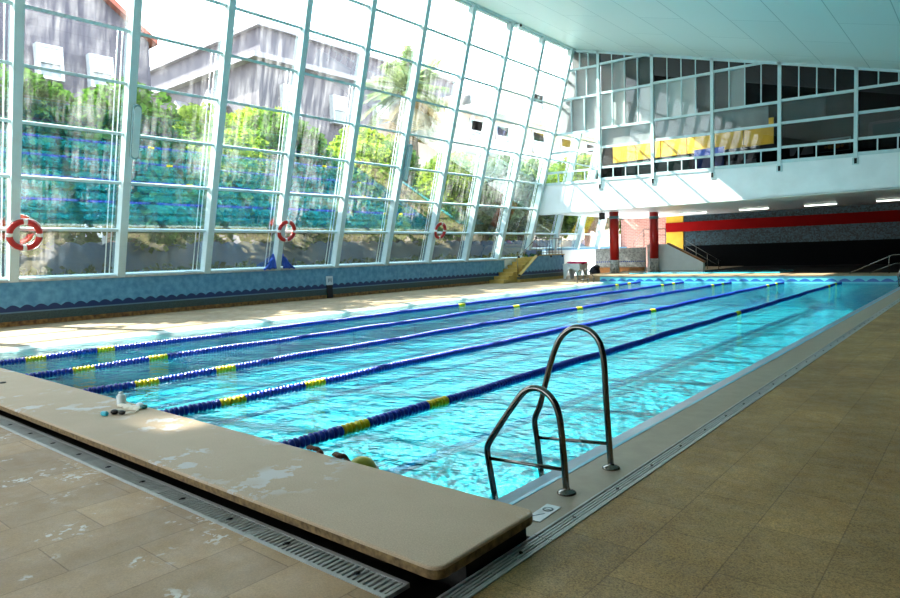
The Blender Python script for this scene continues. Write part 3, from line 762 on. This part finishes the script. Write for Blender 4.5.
# ------------------------------------------------------------------ lane ropes
def disc(c=(0,0,0), m=None):
    m = m or MB()
    m.lathe([(.012,-.044),(.034,-.044),(.046,-.038),(.052,-.026),(.045,-.015),(.03,-.006),(.03,.006),(.045,.015),(.052,.026),(.046,.038),(.034,.044),(.012,.044)], 14, c, 'y')
    return m
disc_blue = disc().mesh('float', M['blue']); disc_yel = disc().mesh('float', M['ropeyellow'])
marks = [1.61, 2.615, 12.5, 22.65, 23.79]
labs = ['blue lane rope with yellow markers, nearest the foreground ladder', 'second lane rope counted from the foreground ladder',
        'middle one of the five blue lane ropes', 'fourth lane rope counted from the foreground ladder', 'blue lane rope closest to the glass wall']
for k in range(5):
    x = -2.4926-1.8955*k
    t = thing('lane_rope', labs[k], 'lane rope', (x, POOL_N, .02), 0, 'lane ropes across the pool')
    MB().tube([(0,0,0),(0,POOL_F-POOL_N,0)], .008, 6).build('cable', M['cable'], t)
    n = 250; pitch = (POOL_F-POOL_N-.12)/n
    rest = MB()
    for i in range(n):
        y = .06+pitch*(i+.5); isy = any(abs(i-round((q-POOL_N-.06)/pitch-.5)) <= 1 for q in marks)
        wz = .006*math.sin(y*1.7+k)+.004*math.sin(y*4.1); wx = .012*math.sin(y*.55+k*1.3)
        if i < 98:
            o = bpy.data.objects.new('float', disc_yel if isy else disc_blue); C.objects.link(o)
            o.parent = t; o.location = (wx, y, wz); o.rotation_euler = (.1*random.uniform(-1,1), random.uniform(0,6), .08*random.uniform(-1,1))
            if isy: o['label'] = 'yellow marker float'
        else:
            b = len(rest.f); disc((wx, y, wz), rest)
            for j in range(b, len(rest.f)): rest.mi[j] = 1 if isy else 0
    o = rest.build('distant_floats', [M['blue'], M['ropeyellow']], t); o['kind'] = 'stuff'

# ------------------------------------------------------------------ life rings, lamps, small wall things
def life_ring(y, z, r, lab):
    c = fp(y, z, .26)
    t = thing('life_ring', lab, 'life ring', c, 0, 'life rings on the glass wall')
    rot = Matrix(((0,FM.x,FN.x),(1,FM.y,FN.y),(0,FM.z,FN.z)))     # local x->Y, y->up, z->inward
    t.rotation_euler = rot.to_euler()
    R_, rr = r-.075*r/.4, .07*r/.4
    def arc(a0, a1, rad, n=14):
        return [(R_*math.cos(a0+(a1-a0)*i/n), R_*math.sin(a0+(a1-a0)*i/n), 0) for i in range(n+1)]
    pts = arc(0, 2*PI, rr, 48)
    MB().tube(pts, rr, 14, cap=False).build('ring_body', M['ring'], t)
    for q in range(4):
        a = q*PI/2
        MB().tube(arc(a-.13, a+.13, rr, 5), rr*1.06, 14).build('reflective_band', M['ringband'], t)
    for q in range(4):
        a0 = q*PI/2+.13
        MB().tube([((R_+rr*(1+.35*math.sin(PI*i/8)))*math.cos(a0+(PI/2-.26)*i/8), (R_+rr*(1+.35*math.sin(PI*i/8)))*math.sin(a0+(PI/2-.26)*i/8), 0) for i in range(9)], .01, 6).build('grab_rope', M['ringband'], t)
    MB().tube([(0,R_,0),(0,R_+.02,-.14)], .012, 6).build('hook', M['steel'], t)
life_ring(3.49, 2.35, .40, 'red and white life ring at the far left edge of the photo')
life_ring(11.1, 2.5, .37, 'red and white life ring above the folded blue covers')
life_ring(18.9, 2.58, .37, 'red and white life ring farthest along the glass wall')
for y, z, lab in ((5.97, 5.0, 'tall grey capsule shaped lamp on the mullion near the left life ring'), (16.25, 5.1, 'tall grey capsule shaped lamp halfway along the glass wall')):
    t = thing('wall_lamp', lab, 'lamp', fp(y, z, .2), 0, 'capsule lamps on the mullions')
    t.rotation_euler = Matrix(((0,FM.x,FN.x),(1,FM.y,FN.y),(0,FM.z,FN.z))).to_euler()
    cap = [(.11*math.cos(a), .6+.11*math.sin(a)) for a in [PI*i/8 for i in range(9)]]+[(.11*math.cos(a), -.6+.11*math.sin(a)) for a in [PI+PI*i/8 for i in range(9)]]
    MB().prism(cap, 'z', .02, .12).build('housing', M['greycap'], t, bevel=.015)
    cap2 = [(x*.8, y_*.93) for x, y_ in cap]
    MB().prism(cap2, 'z', .12, .14).build('diffuser', M['frame'], t, bevel=.006)
    MB().box(-.06, .06, -.2, .2, -.02, .02).build('mount', M['greycap'], t)
# folded blue covers on the ledge, draped round the mullion
for s_, lab in ((-1, 'blue folded cover on the ledge, left of the mullion'), (1, 'blue folded cover on the ledge, right of the mullion')):
    m = MB(); N = 10
    vs = []; fs = []
    w = .52
    for i in range(N+1):
        u = i/N
        for j in range(7):
            v = j/6
            y = s_*(.12+w*u*(.25+.75*(1-v)))
            zz = .62*v*(1-.55*u)
            xo = .1+.05*math.sin(u*16)*(1-v*.6)+.08*(1-v)
            vs.append((xo, y, zz))
    for i in range(N):
        for j in range(6): a = i*7+j; fs.append((a, a+7, a+8, a+1))
    m.add(vs, fs, 0, True)
    o = m.build('pool_cover', M['blueclth'], None, 0, (-16.86, 11.05, 1.195))
    md = o.modifiers.new('thick', 'SOLIDIFY'); md.thickness = .06; md.offset = -1
    tag(o, lab, 'cover', 'folded blue covers on the ledge')
t = thing('junction_box', 'small white box with a dark foot on the low blue wall', 'box', (-16.78, 13.2, .42))
MB().box(0, .06, -.14, .14, .1, .42).build('box_body', M['sign'], t, bevel=.01)
MB().box(0, .05, -.12, .12, -.37, .1).build('foot', M['black'], t)
m = MB()
for i in range(3): m.box(.06, .064, -.08+.06*i, -.05+.06*i, .2+.03*(i % 2), .34)
m.build('marking', M['signdark'], t)
t = thing('security_camera', 'small white and black security camera under the ceiling beam', 'camera', (xf(11)+.35, 21.5, 10.95), -.6)
MB().box(-.17, .17, -.07, .07, -.09, .09).build('housing', M['white'], t, bevel=.015)
MB().lathe([(0,.175),(.06,.175),(.06,.168)], 12, (0,0,0), 'x').build('lens', M['black'], t)
MB().tube([(-.1,0,0),(-.3,0,.12)], .02, 6).build('bracket', M['black'], t)

# ------------------------------------------------------------------ small things on the slab
m = MB().ball((0,0,.02), (.035,.02,.02)); m.ball((.03,.01,.02), (.022,.02,.022))
o = m.build('ear_plug_case', M['cyan'], None, 0, (-3.93,.13,.233)); tag(o, 'small cyan rubber case left of the black goggles', 'ear plug case')
t = thing('swim_goggles', 'black lensed swim goggles with pale strap on the slab', 'goggles', (-3.86,.22,.235), .5)
MB().ball((-.035,0,.022), (.034,.024,.022)).build('lens', M['black'], t); MB().ball((.035,0,.018), (.034,.024,.018)).build('lens', M['black'], t)
MB().tube([(-.065,0,.02),(-.1,.08,.01),(-.02,.14,.01),(.1,.12,.01),(.13,.03,.01),(.07,0,.015)], .007, 6).build('strap', M['clearbag'], t)
MB().tube([(-.005,0,.02),(.005,0,.02)], .006, 6).build('nose_bridge', M['black'], t)
t = thing('drink_bottle', 'small white squeeze bottle standing at the pool edge of the slab', 'bottle', (-4.26,.42,.235))
MB().lathe([(0,0),(.038,0),(.04,.01),(.04,.07),(.03,.085),(.014,.09)], 18).build('body', M['white'], t)
MB().lathe([(.014,.088),(.02,.09),(.02,.105),(.008,.112),(0,.112)], 14).build('cap', M['sign'], t)
m = MB()
for i in range(5): m.ball((.06*i-.12, .012*math.sin(i*2.2), .012), (.05,.035,.016+.004*(i % 2)), 12, 7)
o = m.build('mesh_bag', M['clearbag'], None, 0, (-4.03,.385,.232), ); tag(o, 'pale crumpled bag lying between bottle and teal snorkel piece', 'bag')
o.rotation_euler = (0, 0, .1)
t = thing('nose_clip', 'teal and white rubber mouthpiece at the water edge of the slab', 'mouthpiece', (-3.88,.44,.235), .3)
MB().ball((0,0,.02), (.04,.022,.02)).build('mouth_part', M['teal'], t); MB().ball((-.055,.01,.026), (.04,.025,.026)).build('white_part', M['white'], t)
o = MB().lathe([(0,0),(.03,0),(.03,.012),(0,.014)], 12).build('bolt_cap', M['black'], None, 0, (-6.53,.15,.235)); tag(o, 'small black bolt cap on slab near the left photo edge', 'cap')
# depth tile by the foreground ladder
t = thing('deck_sign_tile', 'white deck tile with a grey symbol between slab and ladder', 'sign tile', (-.105,.77,.1), .05)
MB().box(-.042, .042, -.115, .115, 0, .004).build('tile', M['sign'], t)
m = MB(); m.lathe([(.02,.0042),(.03,.0042),(.03,.0052),(.02,.0052)], 24, (.0,.05,0))
m.box(-.03, .03, .044, .05, .0042, .0054); m.hexa([(-.03,-.07,.0042),(-.022,-.07,.0042),(.016,-.01,.0042),(.008,-.01,.0042),(-.03,-.07,.0052),(-.022,-.07,.0052),(.016,-.01,.0052),(.008,-.01,.0052)])
m.build('symbol', M['signdark'], t)

# ------------------------------------------------------------------ swimmer holding the slab
def skin_mesh(name, pts, edges, radii, root=0, levels=2):
    me = bpy.data.meshes.new(name); me.from_pydata(pts, edges, [])
    o = bpy.data.objects.new(name, me); C.objects.link(o)
    md = o.modifiers.new('skin', 'SKIN'); sv = me.skin_vertices[0].data
    for i, r in enumerate(radii): sv[i].radius = (r, r) if not isinstance(r, tuple) else r
    for s in sv: s.use_root = False
    sv[root].use_root = True
    sb = o.modifiers.new('sub', 'SUBSURF'); sb.levels = levels; sb.render_levels = levels
    bpy.context.view_layer.update()
    ev = o.evaluated_get(bpy.context.evaluated_depsgraph_get())
    out = bpy.data.meshes.new_from_object(ev)
    bpy.data.objects.remove(o); bpy.data.meshes.remove(me)
    return out
pts = []; ed = []; rad = []
def V_(p, r, par=None):
    pts.append(p); rad.append(r)
    if par is not None: ed.append((par, len(pts)-1))
    return len(pts)-1
HX, HY, HZ = 0, .79, .012
pel = V_((0,1.1,-.6), (.15,.12))
wa = V_((0,1.09,-.45), (.135,.105), pel); ch = V_((0,1.02,-.29), (.16,.12), wa); uc = V_((0,.95,-.17), (.13,.1), ch)
nk = V_((0,.88,-.07), .058, uc); hd0 = V_((0,.84,.0), .075, nk); hd = V_((0,HY-.0,HZ), (.085,.1), hd0); ht = V_((0,HY+.01,HZ+.06), (.07,.08), hd)
for s in (-1, 1):
    sh = V_((.17*s,.95,-.17), .062, uc); el = V_((.33*s,.74,-.06), .042, sh); wr = V_((.135*s,.575,.17), .027, el)
    V_((.128*s,.55,.215), (.034,.02), wr)
    hp = V_((.1*s,1.1,-.66), .09, pel); kn = V_((.17*s,.72,-.62), .062, hp); an = V_((.13*s,1.0,-.86), .04, kn); V_((.13*s,.84,-.9), .035, an)
body = skin_mesh('body', pts, ed, rad)
# face and fingers joined into the same mesh
bm = bmesh.new(); bm.from_mesh(body)
def add_mesh(me2):
    bm.from_mesh(me2); bpy.data.meshes.remove(me2)
for s in (-1, 1):
    for q, (fx, ln) in enumerate(((-.033,.052),(-.011,.062),(.012,.058),(.033,.045))):
        bx = .128*s+fx
        add_mesh(skin_mesh('finger', [(bx*1.0,.552,.215),(bx,.53,.246),(bx,.53-ln*.5,.256),(bx,.53-ln*.95,.247)], [(0,1),(1,2),(2,3)], [.011,.0105,.0095,.0075], 0, 1))
    add_mesh(skin_mesh('thumb', [(.128*s-.03*s,.56,.2),(.128*s-.055*s,.535,.225),(.128*s-.062*s,.505,.243)], [(0,1),(1,2)], [.013,.0115,.009], 0, 1))
nb = MB(); nb.ball((0,HY-.105,HZ-.015), (.014,.02,.024)); nb.ball((.034,HY-.083,HZ+.01), .014); nb.ball((-.034,HY-.083,HZ+.01), .014); nb.ball((0,HY-.09,HZ-.055), (.026,.012,.009))
nb.ball((.093,HY+.01,HZ-.01), (.012,.02,.03)); nb.ball((-.093,HY+.01,HZ-.01), (.012,.02,.03))
add_mesh(nb.mesh('face', M['skin']))
bm.to_mesh(body); bm.free()
body.materials.clear(); body.materials.append(M['skin'])
for p in body.polygons: p.use_smooth = True; p.material_index = 0
sw = thing('person', 'swimmer in a yellow green cap holding the slab edge with both hands', 'person', (-1.55, 0, 0))
o = bpy.data.objects.new('body', body); C.objects.link(o); o.parent = sw
m = MB(); n_, mm = 20, 8; vs = []; fs = []
for i in range(mm+1):
    th = (PI*.56)*i/mm
    for k in range(n_):
        a = 2*PI*k/n_; vs.append((.098*math.sin(th)*math.cos(a), HY+.012+.118*math.sin(th)*math.sin(a), HZ+.012+.112*math.cos(th)))
fs = [(i*n_+k, i*n_+(k+1) % n_, (i+1)*n_+(k+1) % n_, (i+1)*n_+k) for i in range(mm) for k in range(n_)]
m.add(vs, fs, 0, True); m.build('swim_cap', M['cap'], sw)
m = MB(); m.tube([(.101*math.cos(a), HY+.012+.121*math.sin(a), HZ+.028) for a in [2*PI*i/24 for i in range(25)]], .01, 8, cap=False); m.build('goggle_strap', M['black'], sw)
m = MB(); m.lathe([(.16,-.5),(.175,-.58),(.17,-.66)], 20, (0,1.1,0)); m.build('swim_trunks', M['suit'], sw)

# ------------------------------------------------------------------ outside: ground, trees, buildings
o = MB().box(-120, -17.1, -60, 140, -.6, -.25).build('ground', M['grass']); structure(o, 'garden ground outside the glass wall', 'ground')

def crown_mesh(name, seed, blobs, n, size, mat):
    r = random.Random(seed); vs = []; fs = []
    tot = sum(b[3]**2 for b in blobs)
    for (bx, by, bz, br) in blobs:
        for i in range(int(n*br*br/tot)):
            while True:
                d = Vector((r.gauss(0,1), r.gauss(0,1), r.gauss(0,1)))
                if d.length > .01: break
            d.normalize(); rad_ = br*(1-.55*r.random()**2.2)*(1+.12*math.sin(5*d.x+seed)*math.sin(4*d.z))
            c = Vector((bx, by, bz))+Vector((d.x*rad_, d.y*rad_, d.z*rad_*.85))
            u = Vector((r.gauss(0,1), r.gauss(0,1), r.gauss(0,.6))).normalized(); w = u.orthogonal().normalized()
            w = (w*math.cos(r.random()*6.28)+u.cross(w)*math.sin(r.random()*6.28))
            L = size*r.uniform(.6, 1.3); b = len(vs)
            vs += [c-u*L*.5, c+w*L*.3+u*L*.05, c+u*L*.55, c-w*L*.3+u*L*.05]; fs.append((b, b+1, b+2, b+3))
    me = bpy.data.meshes.new(name); me.from_pydata([tuple(v) for v in vs], [], fs); me.materials.append(mat); me.update()
    return me
def blobs(seed, h, w):
    r = random.Random(seed); out = []
    for i in range(9):
        a = r.uniform(0, 6.28); q = r.uniform(0, .7)*w
        out.append((q*math.cos(a), q*math.sin(a), h*r.uniform(.4, .85), w*r.uniform(.38, .6)))
    return out
crowns = []
for i, mt in enumerate(('leaf_a', 'leaf_b', 'leaf_c', 'leaf_b')):
    crowns.append(crown_mesh('crown', 11+i, blobs(40+i, 8.0, 2.6), 6500, .34, M[mt]))
def trunk_mesh(seed, h):
    r = random.Random(seed); m = MB()
    pts_ = [(r.uniform(-.12,.12)*i, r.uniform(-.12,.12)*i, h*.14*i) for i in range(5)]
    m.tube(pts_, [.26,.22,.19,.17,.13], 9)
    top = Vector(pts_[-2])
    for k in range(5):
        a = k*1.26+r.random(); e = top+Vector((1.5*math.cos(a), 1.5*math.sin(a), h*.22))
        m.tube([top, (top+e)/2+Vector((0,0,.25)), e], [.12,.08,.04], 6)
    return m.mesh('trunk', M['bark'])
trunks = [trunk_mesh(i, 8.0) for i in range(3)]
kinds = ['dark green leafy tree', 'bright yellow green leafy tree', 'olive green leafy tree', 'bright light green tree']
def tree(x, y, s, k, lab, rz=0):
    t = thing('garden_tree', lab, 'tree', (x, y, -.25), rz, 'garden trees outside the glass wall'); t.scale = (s*1.05, s*1.05, s)
    o = bpy.data.objects.new('crown', crowns[k]); C.objects.link(o); o.parent = t
    o = bpy.data.objects.new('trunk', trunks[k % 3]); C.objects.link(o); o.parent = t
TREES = [(-20.9, 4.9, 1.0, 0), (-20.8, 8.0, 1.02, 0), (-27.5, 13.2, 1.25, 1), (-20.8, 11.2, .94, 3), (-28.5, 20.0, 1.42, 1), (-21, 14.4, 1.0, 0), (-28, 26.5, 1.35, 3), (-20.9, 17.6, .98, 1), (-20.8, 20.8, .95, 0),
         (-21.0, 24.6, .96, 3), (-26.5, 32.5, 1.15, 2), (-21, 28.4, .98, 2), (-26.5, 41, 1.2, 1), (-20.9, 32.2, 1.05, 2), (-20.9, 36.4, 1.1, 3), (-22, 42.5, 1.2, 2), (-21.5, 48, 1.3, 3)]
places = ['in front of the mauve house, left part', 'in front of the mauve house windows', 'between the mauve and the flat roofed house', 'behind the second life ring bay, left side', 'before the flat roofed house corner',
          'behind the second life ring', 'left of the palm, far row', 'left of the palm, close to the glass', 'before the palm trunk', 'right of the palm trunk, close to the glass', 'right of the palm, far row',
          'behind the third life ring', 'before the peach building, far row', 'before the peach building, close to the glass', 'behind the stair and landing', 'at the right end of the garden', 'seen under the gallery']
for i, (x, y, s, k) in enumerate(TREES): tree(x, y, s, k, kinds[k]+' '+places[i], i*1.3)
# clipped hedge along the garden: nobody can count its leaves
hb = [(.12*math.sin(i*1.7), .6*i, .85+.1*math.sin(i*2.3), .9) for i in range(80)]
o = bpy.data.objects.new('hedge', crown_mesh('hedge', 5, hb, 26000, .24, M['leaf_hedge'])); C.objects.link(o); o.location = (-18.4, 2.5, -.25)
tag(o, 'low dark green hedge along the foot of the glass wall', 'hedge', None, 'stuff')

m = MB()
prof = [(2.5,-.3)]+[(2.5+.15*i, 2.1+.12*abs(math.sin(i*PI/4))) for i in range(240)]+[(38.5,-.3)]
m.prism(prof, 'x', -20.0, -19.85)  # upright blue band with a scalloped top edge
o = m.build('blue_band', M['bandblue']); structure(o, 'dark blue band with scalloped top behind the hedge', 'wall')
# palm
t = thing('palm_tree', 'tall fan palm rising beside the pale roofs', 'palm tree', (-24, 25.6, -.25))
MB().tube([(0,0,0),(.1,.1,4),(.0,.2,8),(.0,.1,11.2)], [.38,.3,.28,.3], 12).build('trunk', M['bark'], t)
r = random.Random(3)
def frond(m, a, elev, L, droop):
    d = Vector((math.cos(a), math.sin(a), 0)); P = []
    for i in range(9):
        u = i/8; P.append(d*(L*u*math.cos(elev)*(1-.15*u*droop))+Vector((0,0,L*u*math.sin(elev)-droop*L*u*u*.55)))
    m.tube(P, [.045*(1-.8*i/8) for i in range(9)], 5)
    side = d.cross(Vector((0,0,1)))
    for i in range(2, 9):
        for sgn in (-1, 1):
            for q in range(3):
                b = P[i]-(P[i]-P[i-1])*q/3; tl = .95*(1-.35*abs(i/8-.55))
                e = b+side*sgn*tl*.75+d*tl*.5+Vector((0,0,-.3*tl))
                w = (P[i]-P[i-1]).normalized()*.05
                n0 = len(m.v); m.add([b-w, b+w, e], [(0,1,2)])
m = MB()
for k in range(34): frond(m, r.uniform(0, 6.28), r.uniform(-.3, 1.3), r.uniform(2.3, 3.3), r.uniform(.3, .9))
m.build('crown', M['palmleaf'], t, 0, (0,.1,11.2), merge=False)
m = MB()
for k in range(30): frond(m, r.uniform(0, 6.28), r.uniform(-1.3, -.5), r.uniform(1.6, 2.6), r.uniform(.1, .4))
m.build('dry_skirt', M['palmdead'], t, 0, (0,.1,10.9), merge=False)

def house_window(parent, x, y0, y1, z0, z1, depth=.5, face='x'):
    """white bay window standing proud of a wall facing +x (or -y)"""
    fr = MB()
    def bx(a0, a1, d0, d1, c0, c1):
        if face == 'x': fr.box(x+d0, x+d1, a0, a1, c0, c1)
        else: fr.box(a0, a1, x-d1, x-d0, c0, c1)
    b = .13
    bx(y0-b, y0, 0, depth, z0-b, z1+b); bx(y1, y1+b, 0, depth, z0-b, z1+b)
    bx(y0, y1, 0, depth, z1, z1+b); bx(y0, y1, 0, depth, z0-b, z0); mid = (z0+z1)/2
    bx(y0, y1, depth-.1, depth, mid-.06, mid+.06)
    f = fr.build('window', M['housewhite'], parent)
    fr = MB()
    if face == 'x': fr.box(x+.05, x+depth-.1, y0, y1, z0, z1)
    else: fr.box(y0, y1, x-depth+.1, x-.05, z0, z1)
    fr.build('window_pane', M['pane'], f)
    fr = MB()
    if face == 'x': fr.box(x+depth-.1, x+depth-.07, y0, y1, mid, z1)
    else: fr.box(y0, y1, x-depth+.07, x-depth+.1, mid, z1)
    fr.build('curtain', M['curtain'], f)
b1 = thing('town_house', 'mauve shingled house with white bay windows and brick ground floor', 'house', (0,0,0))
MB().prism([(-2,5.6),(14.6,5.6),(14.6,12.9),(11.4,15.2),(1,15.2),(-2,12.9)], 'x', -46, -32).build('upper_wall', M['house'], b1); MB().box(-46, -32.2, -2, 14.4, -.3, 5.6).build('ground_floor', M['housebrick'], b1)
m = MB(); m.prism([(14.9,12.75),(14.9,13.0),(11.5,15.45),(.9,15.45),(-2.3,13.0),(-2.3,12.75),(1,15.2),(11.4,15.2)], 'x', -46.3, -31.6); m.build('roof', M['rooftile'], b1)
for y in (6.6, 9.35, 11.6): house_window(b1, -32, y, y+.85, 10.2, 11.5, .4)
for y in (2.6, 6.4, 10.2): house_window(b1, -32.2, y, y+1.5, 1.6, 4.0, .2)
b2 = thing('apartment_house', 'long grey flat roofed house with stepped top floor', 'house', (0,0,0))
MB().box(-60, -40, 26.6, 50, -.3, 16.2).build('wall', M['greyhouse'], b2)
MB().box(-60.6, -39.3, 25.9, 50.6, 16.2, 16.6).build('roof_terrace', M['roofslab'], b2)
MB().box(-60, -40.4, 27.2, 50, 16.6, 18.8).build('top_floor', M['greyhouse'], b2)
MB().box(-60.3, -40, 26.8, 50.3, 18.8, 19.1).build('flat_roof', M['roofslab'], b2)
for y in (28.6, 33.4, 38.2): house_window(b2, -40, y, y+1.3, 12.6, 14.6)
for x in (-56, -51, -46):
    house_window(b2, 26.6, x, x+1.3, 11.4, 13.2, .5, 'y')
    m = MB(); m.prism([(x-.8,13.5),(x+2.1,13.5),(x+.65,14.9)], 'y', 25.6, 26.6); m.build('dormer_roof', M['roofslab'], b2)
b3 = thing('apartment_house', 'pale peach stepped apartment house with balconies and a roof tank', 'house', (0,0,0))
MB().box(-39, -30, 37, 46, -.3, 12.6).build('wall', M['pinkhouse'], b3); MB().box(-39, -30, 46, 72, -.3, 16.4).build('tall_wall', M['pinkhouse'], b3)
for z in (6.2, 9.4, 12.6): MB().box(-30, -28.6, 37.5, 45.5, z, z+.2).box(-28.7, -28.6, 37.5, 45.5, z+.2, z+1.0).build('balcony', M['white'], b3)
for z in (9.6, 13.0, 16.4): MB().box(-30, -28.8, 46.5, 70, z, z+.25).box(-28.9, -28.8, 46.5, 70, z+.25, z+.9).build('balcony', M['white'], b3)
for z in (7.2, 10.4):
    for y in (39, 42.5): house_window(b3, -30, y, y+1.6, z, z+1.6, .12)
for z in (10.6, 14.0):
    for y in (48, 53, 58, 63): house_window(b3, -30, y, y+1.8, z, z+1.6, .12)
m = MB().lathe([(0,0),(.6,0),(.6,1.1),(0,1.3)], 14, (-34, 44, 14.2)); m.tube([(-34,44,12.6),(-34,44,14.2)], .12, 6).tube([(-34.6,45.2,12.6),(-34.6,45.2,17.5)], .05, 5); m.build('roof_tank', M['darkwall'], b3)
b4 = thing('sun_blocker', 'unseen block added left of the hall to shade the near end', 'house', (0,0,0))
MB().box(-48, -32, -19, -8.75, -.3, 29).build('wall', M['pinkhouse'], b4); MB().box(-48, -32, -8.75, -8.2, -.3, 26.4).build('blocker_gap', M['pinkhouse'], b4); MB().box(-48, -32, -8.2, -7.6, -.3, 29).build('blocker_edge', M['pinkhouse'], b4)  # unseen block added to shade the near end; lower strip lets sun spots through

# ------------------------------------------------------------------ light
SUN = Vector((1, .3, -.95)).normalized()
l = bpy.data.lights.new('sun', 'SUN'); l.energy = 14; l.angle = .012; l.color = (1, .95, .86)
o = bpy.data.objects.new('sun', l); C.objects.link(o); o.rotation_euler = SUN.to_track_quat('-Z', 'Y').to_euler(); o.location = (-30, -10, 30)
w = bpy.data.worlds.new('sky'); S.world = w; w.use_nodes = True
nt = w.node_tree; nt.nodes.clear()
out = nt.nodes.new('ShaderNodeOutputWorld'); bg = nt.nodes.new('ShaderNodeBackground'); nt.links.new(bg.outputs[0], out.inputs[0])
tc = nt.nodes.new('ShaderNodeTexCoord'); sp = nt.nodes.new('ShaderNodeSeparateXYZ'); nt.links.new(tc.outputs['Generated'], sp.inputs[0])
rp = nt.nodes.new('ShaderNodeValToRGB'); nt.links.new(sp.outputs[2], rp.inputs[0])
rp.color_ramp.elements[0].position = .0; rp.color_ramp.elements[0].color = (.95, .98, 1, 1)
rp.color_ramp.elements[1].position = .9; rp.color_ramp.elements[1].color = (.62, .82, 1, 1)
nt.links.new(rp.outputs[0], bg.inputs[0]); bg.inputs[1].default_value = 3.2

# ------------------------------------------------------------------ camera
yaw, pitch, roll = .6958953310791348, -.06762804325418696, -.03120076110364767
F = Vector((-math.sin(yaw)*math.cos(pitch), math.cos(yaw)*math.cos(pitch), math.sin(pitch)))
Rt = Vector((math.cos(yaw), math.sin(yaw), 0)); U = Rt.cross(F)
R2 = Rt*math.cos(roll)+U*math.sin(roll); U2 = -Rt*math.sin(roll)+U*math.cos(roll)
cam = bpy.data.cameras.new('camera'); cam.sensor_width = 36; cam.sensor_fit = 'HORIZONTAL'; cam.lens = 648.919/900*36
cam.clip_start = .05; cam.clip_end = 500
co = bpy.data.objects.new('camera', cam); C.objects.link(co)
mw = Matrix(((R2.x,U2.x,-F.x,0),(R2.y,U2.y,-F.y,0),(R2.z,U2.z,-F.z,0),(0,0,0,1)))
mw.translation = (1.676536, -2.074010, 1.467882)
co.matrix_world = mw
S.camera = co
S.view_settings.view_transform = 'Standard'; S.view_settings.look = 'None'; S.view_settings.gamma = 1; S.view_settings.use_curve_mapping = False
S.view_settings.exposure = 1.5
S.cycles.use_denoising = True
S.cycles.max_bounces = 10; S.cycles.diffuse_bounces = 4; S.cycles.glossy_bounces = 4; S.cycles.transmission_bounces = 6; S.cycles.transparent_max_bounces = 24
S.cycles.sample_clamp_indirect = 6; S.cycles.caustics_reflective = False; S.cycles.caustics_refractive = False
